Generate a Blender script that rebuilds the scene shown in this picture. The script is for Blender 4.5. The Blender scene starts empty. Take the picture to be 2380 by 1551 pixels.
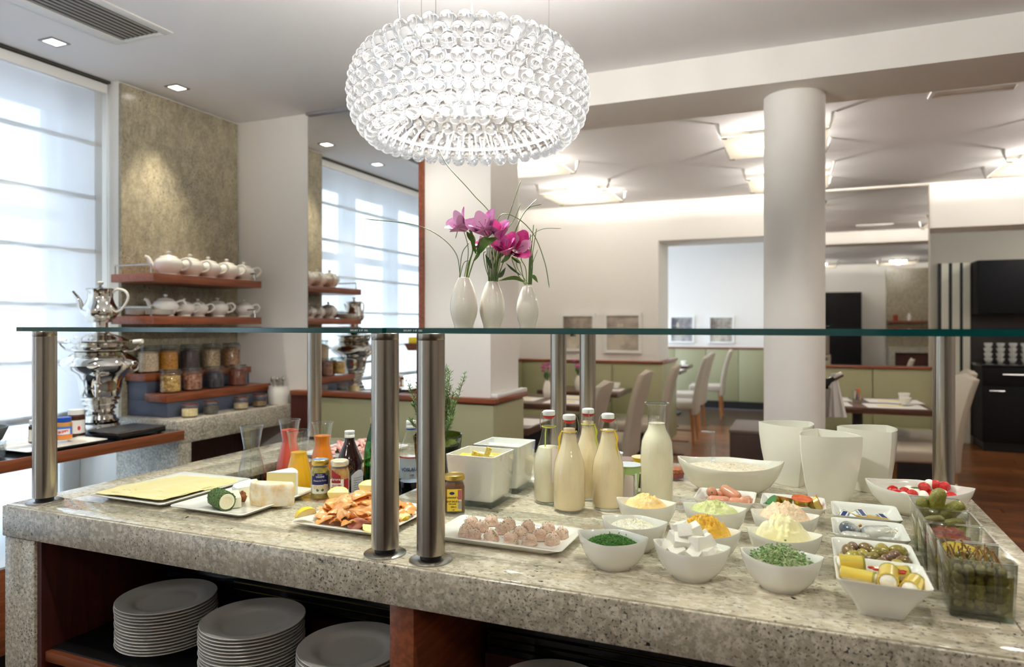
import bpy, bmesh, math, random
from mathutils import Vector, Matrix, noise
C = bpy.context.scene.collection
sc = bpy.context.scene
PI = math.pi
rnd = random.Random(7)

# ------------------------------------------------------------------ camera, world, exposure
F, U0, V0, CZ = 1620., 1190., 755., 1.38          # focal length in px of the 2380 px wide frame, horizon row, eye height
YAW = math.radians(22.5); CY, SY = math.cos(YAW), math.sin(YAW)
cd = bpy.data.cameras.new('camera'); cam = bpy.data.objects.new('camera', cd); C.objects.link(cam)
cam.location = (0, 0, CZ); cam.rotation_euler = (PI/2, 0, YAW)
cd.sensor_width = 36; cd.lens = F/2380*36; cd.shift_y = -(775.5-V0)/2380; cd.clip_start = .05
cd.dof.use_dof = True; cd.dof.focus_distance = 1.65; cd.dof.aperture_fstop = 3.4
sc.camera = cam
w = bpy.data.worlds.new('sky'); sc.world = w; w.use_nodes = True
w.node_tree.nodes['Background'].inputs[0].default_value = (.76, .88, 1., 1)
w.node_tree.nodes['Background'].inputs[1].default_value = 3.7
vs = sc.view_settings; vs.view_transform = 'Standard'; vs.look = 'None'; vs.gamma = 1; vs.use_curve_mapping = False
vs.exposure = 1.25
cy = sc.cycles
cy.use_denoising = True; cy.max_bounces = 9; cy.diffuse_bounces = 4; cy.glossy_bounces = 4; cy.transmission_bounces = 8
cy.transparent_max_bounces = 24; cy.caustics_reflective = False; cy.caustics_refractive = False
cy.sample_clamp_indirect = 4; cy.sample_clamp_direct = 0; cy.use_adaptive_sampling = True; cy.adaptive_threshold = .02

def light(name, kind, loc, power, col=(1, .93, .82), size=.1, size_y=None, rot=(0, 0, 0), parent=None, spot=None, spread=None):
    l = bpy.data.lights.new(name, kind); l.energy = power; l.color = col
    if kind == 'AREA':
        l.size = size
        if size_y: l.shape = 'RECTANGLE'; l.size_y = size_y
        if spread: l.spread = spread
    else: l.shadow_soft_size = size
    if spot: l.spot_size = spot; l.spot_blend = .7
    o = bpy.data.objects.new(name, l); C.objects.link(o); o.location = loc; o.rotation_euler = rot
    if parent: o.parent = parent
    return o
DAY = (.86, .93, 1.); WARM = (1, .945, .85); NEUT = (1, .95, .88)
# sky portals in the window openings: they only guide the sampling of the sky
for y0, y1 in ((.35, 2.5), (-1.8, -.2)):
    po = light('window_portal', 'AREA', (-3.55, (y0+y1)/2, 1.4), 1, DAY, 2.5, y1-y0, (0, -PI/2, 0)); po.data.cycles.is_portal = True
# unseen ceiling spots over the buffet, added as fill and for bowl shadows (the visible lamps near the window are built with their frames below)
LAMPS = dict(down=20, fixture=24, chand=20)
for x, y, p in ((-2.3, 1.2, 14), (-1.3, .75, 12), (.0, .75, 13), (1.2, 1.5, 20), (1.0, 3.0, 14), (-1.9, 2.9, 12)):
    light('ceiling_fill_spot', 'SPOT', (x, y, 2.63), p, WARM, .03, spot=math.radians(125))

# ------------------------------------------------------------------ pixel helpers: a pixel of the photograph to a point of the room
def W(u, d):
    l = (u-U0)/F*d; return (-SY*d+CY*l, CY*d+SY*l)
def Pz(u, v, z):
    return W(u, F*(CZ-z)/(v-V0))
def YX(u, X):                                   # y of the point on the plane x = X seen in column u
    k = (u-U0)/F; d = X/(-SY+CY*k); return W(u, d)[1]
def XY(u, Y):
    k = (u-U0)/F; d = Y/(CY+SY*k); return W(u, d)[0]
def PYz(u, v, Y):                               # x and z on the plane y = Y
    k = (u-U0)/F; d = Y/(CY+SY*k); return W(u, d)[0], CZ-(v-V0)/F*d
def at(u, v, d):
    x, y = W(u, d); return Vector((x, y, CZ-(v-V0)/F*d))

# ------------------------------------------------------------------ materials
def lin(c): return tuple((x/255/12.92 if x/255 <= .04045 else ((x/255+.055)/1.055)**2.4) for x in c)
def rgba(c): return (*c, 1)
MATS = {}
def mat(name, col, rough=.5, metal=0, spec=.5, noise_amt=0, scale=20, stretch=(1, 1, 1), col2=None, bump=0, bscale=None, sss=0, sheen=0, coat=0, emis=None, estr=0, rand=0, alpha=None, aniso=0):
    m = bpy.data.materials.new(name); m.use_nodes = True; nt = m.node_tree; n = nt.nodes; L = nt.links
    b = n['Principled BSDF']; c = lin(col)
    b.inputs['Base Color'].default_value = rgba(c); b.inputs['Roughness'].default_value = rough
    b.inputs['Metallic'].default_value = metal; b.inputs['Specular IOR Level'].default_value = spec
    if sss: b.inputs['Subsurface Weight'].default_value = sss; b.inputs['Subsurface Radius'].default_value = (.012, .008, .005); b.inputs['Subsurface Scale'].default_value = 1
    if coat: b.inputs['Coat Weight'].default_value = coat; b.inputs['Coat Roughness'].default_value = .03
    if sheen: b.inputs['Sheen Weight'].default_value = sheen
    if emis: b.inputs['Emission Color'].default_value = rgba(lin(emis)); b.inputs['Emission Strength'].default_value = estr
    if col2 or bump or rand:
        tc = n.new('ShaderNodeTexCoord'); mp = n.new('ShaderNodeMapping'); mp.inputs['Scale'].default_value = stretch
        L.new(tc.outputs['Object'], mp.inputs[0])
        out = None
        if col2:
            nz = n.new('ShaderNodeTexNoise'); nz.inputs['Scale'].default_value = scale; nz.inputs['Detail'].default_value = 5
            L.new(mp.outputs[0], nz.inputs['Vector'])
            r = n.new('ShaderNodeValToRGB'); r.color_ramp.elements[0].position = .38; r.color_ramp.elements[1].position = .62
            r.color_ramp.elements[0].color = rgba(c); r.color_ramp.elements[1].color = rgba(lin(col2))
            L.new(nz.outputs[0], r.inputs[0]); out = r.outputs[0]
        if rand:
            oi = n.new('ShaderNodeObjectInfo'); hs = n.new('ShaderNodeHueSaturation')
            ma = n.new('ShaderNodeMapRange'); ma.inputs[3].default_value = 1-rand; ma.inputs[4].default_value = 1+rand
            L.new(oi.outputs['Random'], ma.inputs[0]); L.new(ma.outputs[0], hs.inputs['Value'])
            if out: L.new(out, hs.inputs['Color'])
            else: hs.inputs['Color'].default_value = rgba(c)
            out = hs.outputs[0]
        if out: L.new(out, b.inputs['Base Color'])
        if bump:
            nb = n.new('ShaderNodeTexNoise'); nb.inputs['Scale'].default_value = bscale or scale; nb.inputs['Detail'].default_value = 4
            L.new(mp.outputs[0], nb.inputs['Vector'])
            bp = n.new('ShaderNodeBump'); bp.inputs['Strength'].default_value = bump; bp.inputs['Distance'].default_value = .004
            L.new(nb.outputs[0], bp.inputs['Height']); L.new(bp.outputs[0], b.inputs['Normal'])
    MATS[name] = m; return m

def glassy(name, tint=(1, 1, 1), edge=.35, gloss=1., rough=0.0):
    """thin clear glass: see-through, mirror-like by the Fresnel law, denser where seen edge-on"""
    m = bpy.data.materials.new(name); m.use_nodes = True; nt = m.node_tree; n = nt.nodes; L = nt.links; n.clear()
    out = n.new('ShaderNodeOutputMaterial'); tr = n.new('ShaderNodeBsdfTransparent'); gl = n.new('ShaderNodeBsdfGlossy')
    gl.inputs['Roughness'].default_value = max(rough, .02); gl.inputs['Color'].default_value = (gloss, gloss, gloss, 1)
    lw = n.new('ShaderNodeLayerWeight'); lw.inputs['Blend'].default_value = .3
    mx = n.new('ShaderNodeMix'); mx.data_type = 'RGBA'
    mx.inputs[6].default_value = rgba(tint); mx.inputs[7].default_value = rgba(tuple(t*(1-edge) for t in tint))
    L.new(lw.outputs['Facing'], mx.inputs[0]); L.new(mx.outputs[2], tr.inputs[0])
    pw = n.new('ShaderNodeMath'); pw.operation = 'POWER'; pw.inputs[1].default_value = 5; lf = n.new('ShaderNodeLayerWeight'); lf.inputs['Blend'].default_value = .5; L.new(lf.outputs['Facing'], pw.inputs[0])
    fr = n.new('ShaderNodeMath'); fr.operation = 'MULTIPLY_ADD'; fr.inputs[1].default_value = .9; fr.inputs[2].default_value = .055; L.new(pw.outputs[0], fr.inputs[0])
    ms = n.new('ShaderNodeMixShader'); L.new(fr.outputs[0], ms.inputs[0]); L.new(tr.outputs[0], ms.inputs[1]); L.new(gl.outputs[0], ms.inputs[2])
    L.new(ms.outputs[0], out.inputs[0]); MATS[name] = m; return m

def solid_glass(name, tint=(1, 1, 1), ior=1.49, self_glow=0):
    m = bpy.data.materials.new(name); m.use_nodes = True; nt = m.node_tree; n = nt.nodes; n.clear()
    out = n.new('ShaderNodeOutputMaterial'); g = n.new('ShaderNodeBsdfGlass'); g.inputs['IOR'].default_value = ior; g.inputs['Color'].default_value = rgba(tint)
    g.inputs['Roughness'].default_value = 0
    if self_glow:
        e = n.new('ShaderNodeEmission'); e.inputs[1].default_value = self_glow; ad = n.new('ShaderNodeAddShader'); nt.links.new(g.outputs[0], ad.inputs[0]); nt.links.new(e.outputs[0], ad.inputs[1]); nt.links.new(ad.outputs[0], out.inputs[0])
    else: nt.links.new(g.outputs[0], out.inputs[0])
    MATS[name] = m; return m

def cloth_light(name, col, transp=.3, transl=.6):
    """sheer cloth: part see-through, part glowing with the light behind it"""
    m = bpy.data.materials.new(name); m.use_nodes = True; nt = m.node_tree; n = nt.nodes; L = nt.links; n.clear()
    out = n.new('ShaderNodeOutputMaterial'); tr = n.new('ShaderNodeBsdfTransparent'); tl = n.new('ShaderNodeBsdfTranslucent'); df = n.new('ShaderNodeBsdfDiffuse')
    for x in (tl, df): x.inputs[0].default_value = rgba(lin(col))
    a = n.new('ShaderNodeMixShader'); a.inputs[0].default_value = transl; L.new(df.outputs[0], a.inputs[1]); L.new(tl.outputs[0], a.inputs[2])
    b = n.new('ShaderNodeMixShader'); b.inputs[0].default_value = 1-transp; L.new(tr.outputs[0], b.inputs[1]); L.new(a.outputs[0], b.inputs[2])
    L.new(b.outputs[0], out.inputs[0]); MATS[name] = m; return m

def glow(name, col, strength):
    m = bpy.data.materials.new(name); m.use_nodes = True; n = m.node_tree.nodes; n.clear()
    out = n.new('ShaderNodeOutputMaterial'); e = n.new('ShaderNodeEmission'); e.inputs[0].default_value = rgba(col); e.inputs[1].default_value = strength
    m.node_tree.links.new(e.outputs[0], out.inputs[0]); MATS[name] = m; return m

def granite(name, base, alt, dark, streak=(1, 1, 1), rough=.1, dens=.0, soft=0):
    m = bpy.data.materials.new(name); m.use_nodes = True; nt = m.node_tree; n = nt.nodes; L = nt.links; b = n['Principled BSDF']
    tc = n.new('ShaderNodeTexCoord'); mp = n.new('ShaderNodeMapping'); mp.inputs['Scale'].default_value = streak; L.new(tc.outputs['Object'], mp.inputs[0])
    def nz(scale, det, off=0, dist=0):
        t = n.new('ShaderNodeTexNoise'); t.noise_dimensions = '4D'; t.inputs['W'].default_value = off; t.inputs['Scale'].default_value = scale; t.inputs['Detail'].default_value = det; t.inputs['Distortion'].default_value = dist
        L.new(mp.outputs[0], t.inputs['Vector']); return t.outputs[0]
    def ramp(src, p0, p1, c0, c1):
        r = n.new('ShaderNodeValToRGB'); r.color_ramp.elements[0].position = p0; r.color_ramp.elements[1].position = p1
        r.color_ramp.elements[0].color = c0; r.color_ramp.elements[1].color = c1; L.new(src, r.inputs[0]); return r.outputs[0]
    def mix(fac, a, c, mode='MIX'):
        x = n.new('ShaderNodeMix'); x.data_type = 'RGBA'; x.blend_type = mode; L.new(fac, x.inputs[0]) if not isinstance(fac, float) else setattr(x.inputs[0], 'default_value', fac)
        L.new(a, x.inputs[6]) if not isinstance(a, tuple) else setattr(x.inputs[6], 'default_value', a)
        L.new(c, x.inputs[7]) if not isinstance(c, tuple) else setattr(x.inputs[7], 'default_value', c)
        return x.outputs[2]
    W1, K = (1, 1, 1, 1), (0, 0, 0, 1)
    c = ramp(nz(22, 6, 0, .4), .38, .64, rgba(lin(base)), rgba(lin(alt)))
    c = mix(ramp(nz(95, 4, 3), .45, .62, K, (.75, .75, .75, 1) if not soft else (.2, .2, .2, 1)), c, rgba(lin((226, 218, 200))))
    region = ramp(nz(5, 3, 9), .40, .66, (.25, .25, .25, 1), W1)
    grain = ramp(nz(185, 3, 5), .575+dens, .625+dens, K, W1)
    big = ramp(nz(75, 3, 11, .3), .69, .72, K, W1)
    mul = n.new('ShaderNodeMix'); mul.data_type = 'RGBA'; mul.blend_type = 'MULTIPLY'; mul.inputs[0].default_value = 1; L.new(grain, mul.inputs[6]); L.new(region, mul.inputs[7])
    c = mix(mul.outputs[2], c, rgba(lin(dark)))
    c = mix(big, c, rgba(lin((38, 36, 38) if not soft else (70, 64, 56))))
    brown = ramp(nz(90, 3, 17), .68, .72, K, (.8, .8, .8, 1)); c = mix(brown, c, rgba(lin((110, 72, 58))))
    L.new(c, b.inputs['Base Color']); b.inputs['Roughness'].default_value = rough; b.inputs['Specular IOR Level'].default_value = .5
    MATS[name] = m; return m

wall_m = mat('wall_paint', (236, 233, 227), .85, spec=.2); ceil_m = mat('ceiling_paint', (238, 237, 238), .9, spec=.1)
cream_m = mat('cream_paint', (222, 212, 192), .85, spec=.2)
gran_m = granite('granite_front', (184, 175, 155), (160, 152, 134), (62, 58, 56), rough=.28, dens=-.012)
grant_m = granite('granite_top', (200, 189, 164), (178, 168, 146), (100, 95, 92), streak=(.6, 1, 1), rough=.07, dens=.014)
stone_m = granite('stone_wall', (172, 162, 136), (146, 138, 118), (74, 68, 56), streak=(1, 1, .6), rough=.2, dens=.008, soft=1)
ledge_m = granite('stone_ledge', (178, 172, 156), (150, 146, 134), (80, 78, 76), rough=.3, dens=.01)
cherry = mat('cherry_wood', (138, 74, 42), .35, col2=(114, 56, 30), scale=6, stretch=(12, 1.2, 12)); cherry_y = mat('cherry_wood_lengthwise', (140, 76, 44), .35, col2=(116, 58, 32), scale=6, stretch=(12, .9, 12))
cherry_x = mat('cherry_wood_crosswise', (140, 76, 44), .35, col2=(116, 58, 32), scale=6, stretch=(.9, 12, 12))
redwood = mat('dark_cherry_panel', (78, 30, 20), .5, col2=(62, 22, 15), scale=5, stretch=(8, 8, .8))
walnut = mat('walnut_table', (88, 56, 40), .3, col2=(68, 42, 30), scale=5, stretch=(1, 10, 10), coat=.2)
beech = mat('beech_leg', (176, 120, 70), .45, col2=(156, 102, 56), scale=6, stretch=(10, 10, 1))
floor_m = mat('parquet', (134, 82, 44), .28, col2=(96, 56, 32), scale=4, stretch=(1.5, 14, 1), rand=.35)
floorb = mat('parquet_dark', (70, 42, 26), .4, col2=(54, 32, 20), scale=4, stretch=(1.5, 14, 1))
porc = mat('white_porcelain', (238, 236, 228), .12, coat=.3); porcw = mat('warm_porcelain', (236, 232, 220), .10, coat=.4)
platem = mat('grey_plate', (216, 212, 206), .3); paper = mat('paper', (236, 234, 230), .8); lin_m = mat('napkin_yellow', (240, 226, 160), .8)
steel = mat('brushed_steel', (186, 178, 166), .27, metal=1, col2=(166, 156, 144), scale=90, stretch=(1, 1, .01)); chrome = mat('chrome', (225, 222, 216), .06, metal=1)
wire = mat('steel_wire', (170, 168, 164), .25, metal=1); gold = mat('gold_lid', (206, 178, 96), .28, metal=1); black = mat('black_rubber', (18, 18, 19), .4)
blackg = mat('black_gloss', (22, 23, 26), .12); darkgrey = mat('dark_grey', (58, 60, 66), .35); charcoal = mat('charcoal_bowl', (78, 80, 82), .5)
green_p = mat('olive_leather', (160, 158, 122), .5, bump=.1, bscale=300); chairf = mat('taupe_fabric', (186, 176, 160), .9, bump=.15, bscale=400)
mirror_m = mat('mirror_silver', (238, 238, 236), .0, metal=1); white_pl = mat('white_plastic', (240, 240, 236), .35); white_mt = mat('white_lacquer', (235, 235, 232), .4)
clear = glassy('clear_glass', (.98, .99, .985), .16); tealg = mat('glass_edge_teal', (12, 72, 70), .12, coat=.5); greenbase = glassy('thick_glass', (.84, .93, .90), .5)
bottle_g = glassy('green_bottle_glass', (.10, .52, .16), .6); brown_g = mat('dark_bottle_glass', (34, 12, 10), .06, coat=.5); potg = glassy('olive_glass', (.34, .42, .14), .5)

# ------------------------------------------------------------------ mesh helpers
class B:
    def __init__(s): s.v = []; s.f = []; s.mi = []
    def add(s, v, f, mi=0):
        o = len(s.v); s.v += [tuple(p) for p in v]; s.f += [tuple(i+o for i in q) for q in f]; s.mi += [mi]*len(f); return s
    def box(s, x0, y0, z0, x1, y1, z1, mi=0):
        v = [(x, y, z) for z in (z0, z1) for y in (y0, y1) for x in (x0, x1)]
        return s.add(v, [(0, 2, 3, 1), (4, 5, 7, 6), (0, 1, 5, 4), (2, 6, 7, 3), (0, 4, 6, 2), (1, 3, 7, 5)], mi)
    def loft(s, rings, cap0=True, cap1=True, closed=True, mi=0):
        n = len(rings[0]); v = [p for r in rings for p in r]; f = []
        for i in range(len(rings)-1):
            for j in range(n if closed else n-1):
                k = (j+1) % n; f.append((i*n+j, i*n+k, (i+1)*n+k, (i+1)*n+j))
        if cap0: f.append(tuple(range(n-1, -1, -1)))
        if cap1: f.append(tuple(range((len(rings)-1)*n, len(rings)*n)))
        return s.add(v, f, mi)
    def lathe(s, prof, n=24, c=(0, 0), cap=True, mi=0):
        R = [[(c[0]+r*math.cos(2*PI*j/n), c[1]+r*math.sin(2*PI*j/n), z) for j in range(n)] for r, z in prof]
        return s.loft(R, cap, cap, mi=mi)
    def tube(s, pts, r, n=6, cap=True, mi=0):
        pts = [Vector(p) for p in pts]; m = len(pts); rs = r if isinstance(r, (list, tuple)) else [r]*m
        R = []; up = None
        for i, p in enumerate(pts):
            t = (pts[min(i+1, m-1)]-pts[max(i-1, 0)]).normalized()
            if up is None: up = t.orthogonal().normalized()
            up = (up-t*up.dot(t)); up = up.normalized() if up.length > 1e-6 else t.orthogonal().normalized()
            sd = t.cross(up)
            R.append([tuple(p+(up*math.cos(2*PI*j/n)+sd*math.sin(2*PI*j/n))*rs[i]) for j in range(n)])
        return s.loft(R, cap, cap, mi=mi)
    def sphere(s, c, r, n=12, m=8, sq=(1, 1, 1)):
        R = []
        for i in range(m+1):
            a = PI*(i/m)-PI/2; q = max(math.cos(a), 1e-3); R.append([(c[0]+r*sq[0]*q*math.cos(2*PI*j/n), c[1]+r*sq[1]*q*math.sin(2*PI*j/n), c[2]+r*sq[2]*math.sin(a)) for j in range(n)])
        return s.loft(R)
    def xf(s, M):
        s.v = [tuple(M @ Vector(p)) for p in s.v]; return s
    def mesh(s, name, mats, smooth=True, ang=42, bevel=0, seg=2):
        me = bpy.data.meshes.new(name); me.from_pydata(s.v, [], s.f)
        for m in (mats if isinstance(mats, (list, tuple)) else [mats]): me.materials.append(m)
        if any(s.mi): me.polygons.foreach_set('material_index', s.mi)
        bm = bmesh.new(); bm.from_mesh(me)
        bmesh.ops.recalc_face_normals(bm, faces=bm.faces)
        if bevel: bmesh.ops.bevel(bm, geom=[e for e in bm.edges if len(e.link_faces) == 2 and e.calc_face_angle(0) > .6], offset=bevel, segments=seg, affect='EDGES', profile=.5)
        bm.to_mesh(me); bm.free()
        if smooth: me.shade_smooth(); me.set_sharp_from_angle(angle=math.radians(ang))
        return me
def obj(name, b, m, parent=None, loc=None, rot=None, label=None, cat=None, group=None, kind=None, smooth=True, ang=42, bevel=0, seg=2):
    me = b if isinstance(b, bpy.types.Mesh) else b.mesh(name, m, smooth, ang, bevel, seg)
    o = bpy.data.objects.new(name, me); C.objects.link(o)
    if parent: o.parent = parent
    if loc is not None: o.location = loc
    if rot is not None: o.rotation_euler = rot
    tag(o, label, cat, group, kind); return o
def tag(o, label=None, cat=None, group=None, kind=None):
    if label: o['label'] = label
    if cat: o['category'] = cat
    if group: o['group'] = group
    if kind: o['kind'] = kind
    return o
def thing(name, label, cat, loc=(0, 0, 0), rz=0, group=None):
    o = bpy.data.objects.new(name, None); C.objects.link(o); o.location = loc; o.rotation_euler = (0, 0, rz); o.empty_display_size = .05
    return tag(o, label, cat, group)
def dup(root, loc, rz=0, label=None, group=None, scale=None):
    r = root.copy(); C.objects.link(r); r.location = loc; r.rotation_euler = (0, 0, rz) if not isinstance(rz, tuple) else rz
    if scale: r.scale = scale if isinstance(scale, tuple) else (scale,)*3
    if label: r['label'] = label
    if group: r['group'] = group
    for ch in list(root.children):
        c = ch.copy(); C.objects.link(c); c.parent = r
        for g in list(ch.children):
            d = g.copy(); C.objects.link(d); d.parent = c
    return r
def struct(name, b, m, parent=None, **k): return obj(name, b, m, parent, kind='structure', **k)
def Bx(*a): return B().box(*a)
def rrect(hx, hy, r, n=5, z=0, c=(0, 0)):
    out = []
    for sx, sy, a0 in ((1, 1, 0), (-1, 1, PI/2), (-1, -1, PI), (1, -1, 3*PI/2)):
        for i in range(n):
            a = a0+PI/2*i/(n-1); out.append((c[0]+sx*(hx-r)+r*math.cos(a), c[1]+sy*(hy-r)+r*math.sin(a), z))
    return out
def lens(rx, ry, p, n=36, z=0, tip=0.0, c=(0, 0)):
    out = []
    for i in range(n):
        a = 2*PI*i/n; x, y = math.cos(a), math.sin(a); r = (abs(x)**p+abs(y)**p)**(-1/p)
        out.append((c[0]+rx*r*x, c[1]+ry*r*y, z+tip*(r*x)**4))
    return out
def smooth_curve(pts, n=8):
    pts = [Vector(p) for p in pts]; P = [pts[0]*2-pts[1]]+pts+[pts[-1]*2-pts[-2]]; out = []
    for i in range(1, len(P)-2):
        for k in range(n):
            t = k/n; a, b, c, d = P[i-1], P[i], P[i+1], P[i+2]
            out.append(.5*((2*b)+(c-a)*t+(2*a-5*b+4*c-d)*t*t+(3*b-a-3*c+d)*t**3))
    out.append(pts[-1]); return out
def text_mesh(body, size, ext=.0002, wrap=None, bold=0):
    cu = bpy.data.curves.new('lettering', 'FONT'); cu.body = body; cu.size = size; cu.extrude = ext; cu.align_x = 'CENTER'; cu.align_y = 'CENTER'; cu.resolution_u = 3; cu.offset = bold
    o = bpy.data.objects.new('lettering', cu); me = bpy.data.meshes.new_from_object(o)
    bpy.data.objects.remove(o); bpy.data.curves.remove(cu)
    return me
def lettering(body, size, m, parent, r=None, ang=0, z=0, loc=None, rot=None, bold=0, tilt=0, sx=1):
    """flat lettering, or bent round a jar of radius r facing the angle ang"""
    me = text_mesh(body, size, bold=bold); me.materials.append(m)
    if r:
        for v in me.vertices:
            x, y, q = v.co; x *= sx; x, y = x*math.cos(tilt)-y*math.sin(tilt), x*math.sin(tilt)+y*math.cos(tilt)
            a = ang+x/r; v.co = ((r+q+.0004)*math.cos(a), (r+q+.0004)*math.sin(a), z+y)
        return obj('lettering', me, m, parent)
    return obj('lettering', me, m, parent, loc=loc, rot=rot)
def patch(r, a0, a1, z0, z1, n=10, top=None):
    """printed paper label bent round a jar"""
    b = B(); R = []
    for i in range(n+1):
        a = a0+(a1-a0)*i/n; zt = z1+(top(i/n) if top else 0)
        R.append([(r*math.cos(a), r*math.sin(a), z0), (r*math.cos(a), r*math.sin(a), zt), ((r-.0006)*math.cos(a), (r-.0006)*math.sin(a), zt), ((r-.0006)*math.cos(a), (r-.0006)*math.sin(a), z0)])
    return b.loft(R)
def fbm(p, s, seed=0): return noise.fractal(Vector((p[0]*s+seed*7.3, p[1]*s-seed*3.1, (p[2] if len(p) > 2 else 0)*s+seed)), 1.0, 2.0, 4)
def lump(r, seed, amp=.15, sc=3, sq=(1, 1, 1), n=16, m=10):
    b = B().sphere((0, 0, 0), 1, n, m); out = []
    for p in b.v:
        q = Vector(p)*(1+amp*fbm(p, sc, seed)); out.append((q.x*r*sq[0], q.y*r*sq[1], q.z*r*sq[2]))
    b.v = out; return b

# ------------------------------------------------------------------ room
ZC, ZB = 2.66, 2.495
XL, YP, YR = -3.31, 3.43, 7.25
fl = struct('floor', Bx(-4, -2.2, -.1, 4.2, 12.2, -.012), floorb)
pk = Bx(0, 0, 0, 1.595, .108, .012).mesh('plank', floor_m, False)
for r in range(66):                                   # parquet planks where the floor shows
    y = 2.55+r*.111; x = -1.5-(r*.61) % 1.6
    while x < 3.4:
        if x > -1.5-1.2: obj('plank', pk, None, fl, loc=(x, y, -.012))
        x += 1.6
ce = struct('ceiling', Bx(-4, -2.2, ZC, 4.2, YP, 2.8), ceil_m)
struct('ceiling_dining', Bx(-4, YP, ZC, 4.2, YR, 2.8), ceil_m); struct('ceiling_rear_room', Bx(-4, YR+.5, 2.9, 4.2, 12.2, 3.), ceil_m)
struct('beam', Bx(-1.546, YP, ZB, 4.2, 3.85, ZC), wall_m)
col = B().lathe([(.14, -.01), (.14, ZB)], 48, cap=False); struct('column', col, wall_m, loc=(-.03, 3.68, 0))
# window wall: openings y .35..2.5 and -1.8..-.2, recess .3 deep
lw = struct('wall_left', B().box(-3.75, 2.59, 0, XL, YP+.4, ZC).box(-3.75, -.2, 0, XL, .35, ZC).box(-3.75, -2.2, 0, XL, -1.8, ZC).box(-3.75, .35, 0, XL, 2.59, .12).box(-3.75, -1.8, 0, XL, -.2, .12), wall_m)
struct('wall_pier', B().box(XL, YP, 0, -1.546, 3.83, ZC), wall_m)
struct('wall_dining_left', B().box(-3.1, 3.83, 0, -2.9, YR, ZC), wall_m)
HZ = 2.25
struct('wall_rear', B().box(-3.1, YR, 0, -1.363, 7.83, 2.8).box(-1.363, YR, HZ, .10, 7.83, 2.8).box(.10, YR, 0, 1.075, 7.83, 2.8).box(1.075, YR, HZ, 4.2, 7.7, 2.8), wall_m)
struct('wall_rear_room', B().box(-4, 12., 0, 1., 12.2, 3.), wall_m)
struct('wall_alcove', B().box(1.0, 9.56, 0, 4.2, 9.8, 3.).box(.1, 7.83, 0, .3, 12., 3.), cream_m)
struct('wall_right', Bx(4.0, -2.2, 0, 4.2, 9.8, 2.8), wall_m)
struct('wall_back', Bx(-4, -2.2, 0, 4.2, -2.0, 2.8), wall_m)
# stone cladding between window and corner
struct('stone_panel', Bx(XL, 2.592, 0, XL+.02, YP-.02, ZC-.012), stone_m)
# window frames with panes
for k, (y0, y1) in enumerate(((.35, 2.59), (-1.8, -.2))):
    wn = struct('window_%d' % (k+1), B().box(-3.66, y0, .12, -3.60, y0+.09, ZC).box(-3.66, y1-.09, .12, -3.60, y1, ZC).box(-3.66, y0, .12, -3.60, y1, .24).box(-3.66, y0, 2.5, -3.60, y1, ZC), white_mt, bevel=.006)
    m = 3 if k == 0 else 2
    for i in range(m+1):
        yy = y0+.04+(y1-y0-.08)*i/m
        if 0 < i < m: struct('mullion', Bx(-3.67, yy-.055, .2, -3.58, yy+.055, 2.55), white_mt, wn, bevel=.006)
    for i in range(m):
        a, b_ = y0+.09+(y1-y0-.18)*i/m, y0+.09+(y1-y0-.18)*(i+1)/m
        struct('pane', Bx(-3.632, a, .2, -3.626, b_, 2.55), clear, wn)
        for z in (.78, 1.95): struct('glazing_bar', Bx(-3.66, a, z-.03, -3.60, b_, z+.03), white_mt, wn, bevel=.004)
        struct('sash_frame', B().box(-3.66, a+.03, .24, -3.6, a+.09, 2.5).box(-3.66, b_-.09, .24, -3.6, b_-.03, 2.5).box(-3.66, a+.03, .24, -3.6, b_-.03, .34), white_mt, wn, bevel=.004)
# street outside: pale facade with windows, blue notice
fac = mat('facade', (205, 208, 212), .9); dk = mat('facade_window', (120, 130, 145), .2)
bd = thing('house_across', 'pale house front across the street seen through the sheer blind', 'building', (-10, 1, 0))
obj('facade', Bx(-.5, -7, -3, 0, 9, 9), fac, bd)
for i in range(6):
    for z in (.2, 3.0): obj('window', Bx(-.02, -5.6+i*2.3, z, .06, -4.4+i*2.3, z+1.9), dk, bd)
struct('street', Bx(-12, -9, -.6, -3.8, 12, -.5), mat('street', (150, 152, 156), .9))
blu = mat('notice_blue', (60, 130, 205), .6); obj('street_notice', B().box(-3.9, 1.30, .35, -3.86, 1.72, .86).box(-3.9, 1.3, -.5, -3.86, 1.34, .35), blu, label='blue notice board standing outside behind the lower window', cat='sign')
# sheer roman blinds
sheer = cloth_light('sheer_blind', (241, 244, 249), .14, .72); hemm = cloth_light('blind_hem', (236, 236, 234), .12, .62)
def blind(y0, y1, label):
    t = thing('roman_blind', label, 'blind', (-3.40, 0, 0), 0, 'sheer roman blinds in the windows')
    zs = [2.60-.28*i for i in range(7)]+[.93]; n = 40
    for k in range(len(zs)-1):
        R = []
        for z in (zs[k], zs[k]-.012, (zs[k]+zs[k+1])/2, zs[k+1]+.01, zs[k+1]):
            bul = .0 if z in (zs[k], zs[k+1]) else .012
            R.append([(bul+.006*math.sin(j*1.7+k)+.004*math.sin(j*.6), y0+(y1-y0)*j/n, z) for j in range(n+1)])
        obj('panel', B().loft(R, False, False, False), sheer, t)
        obj('rod', Bx(-.004, y0, zs[k+1]-.010, .006, y1, zs[k+1]+.010), hemm, t)
    obj('head_rail', Bx(-.03, y0-.02, 2.595, .03, y1+.02, 2.645), white_mt, t, bevel=.004)
    obj('hem', Bx(-.006, y0, .915, .012, y1, .945), hemm, t)
    obj('side_tape', Bx(-.003, y1-.035, .93, .014, y1, 2.6), hemm, t)
    cc = obj('chain', B().tube([(.03, y1+.015, 2.6), (.03, y1+.018, 1.5), (.03, y1+.015, 1.2)], .002, 5), white_pl, t)
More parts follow.
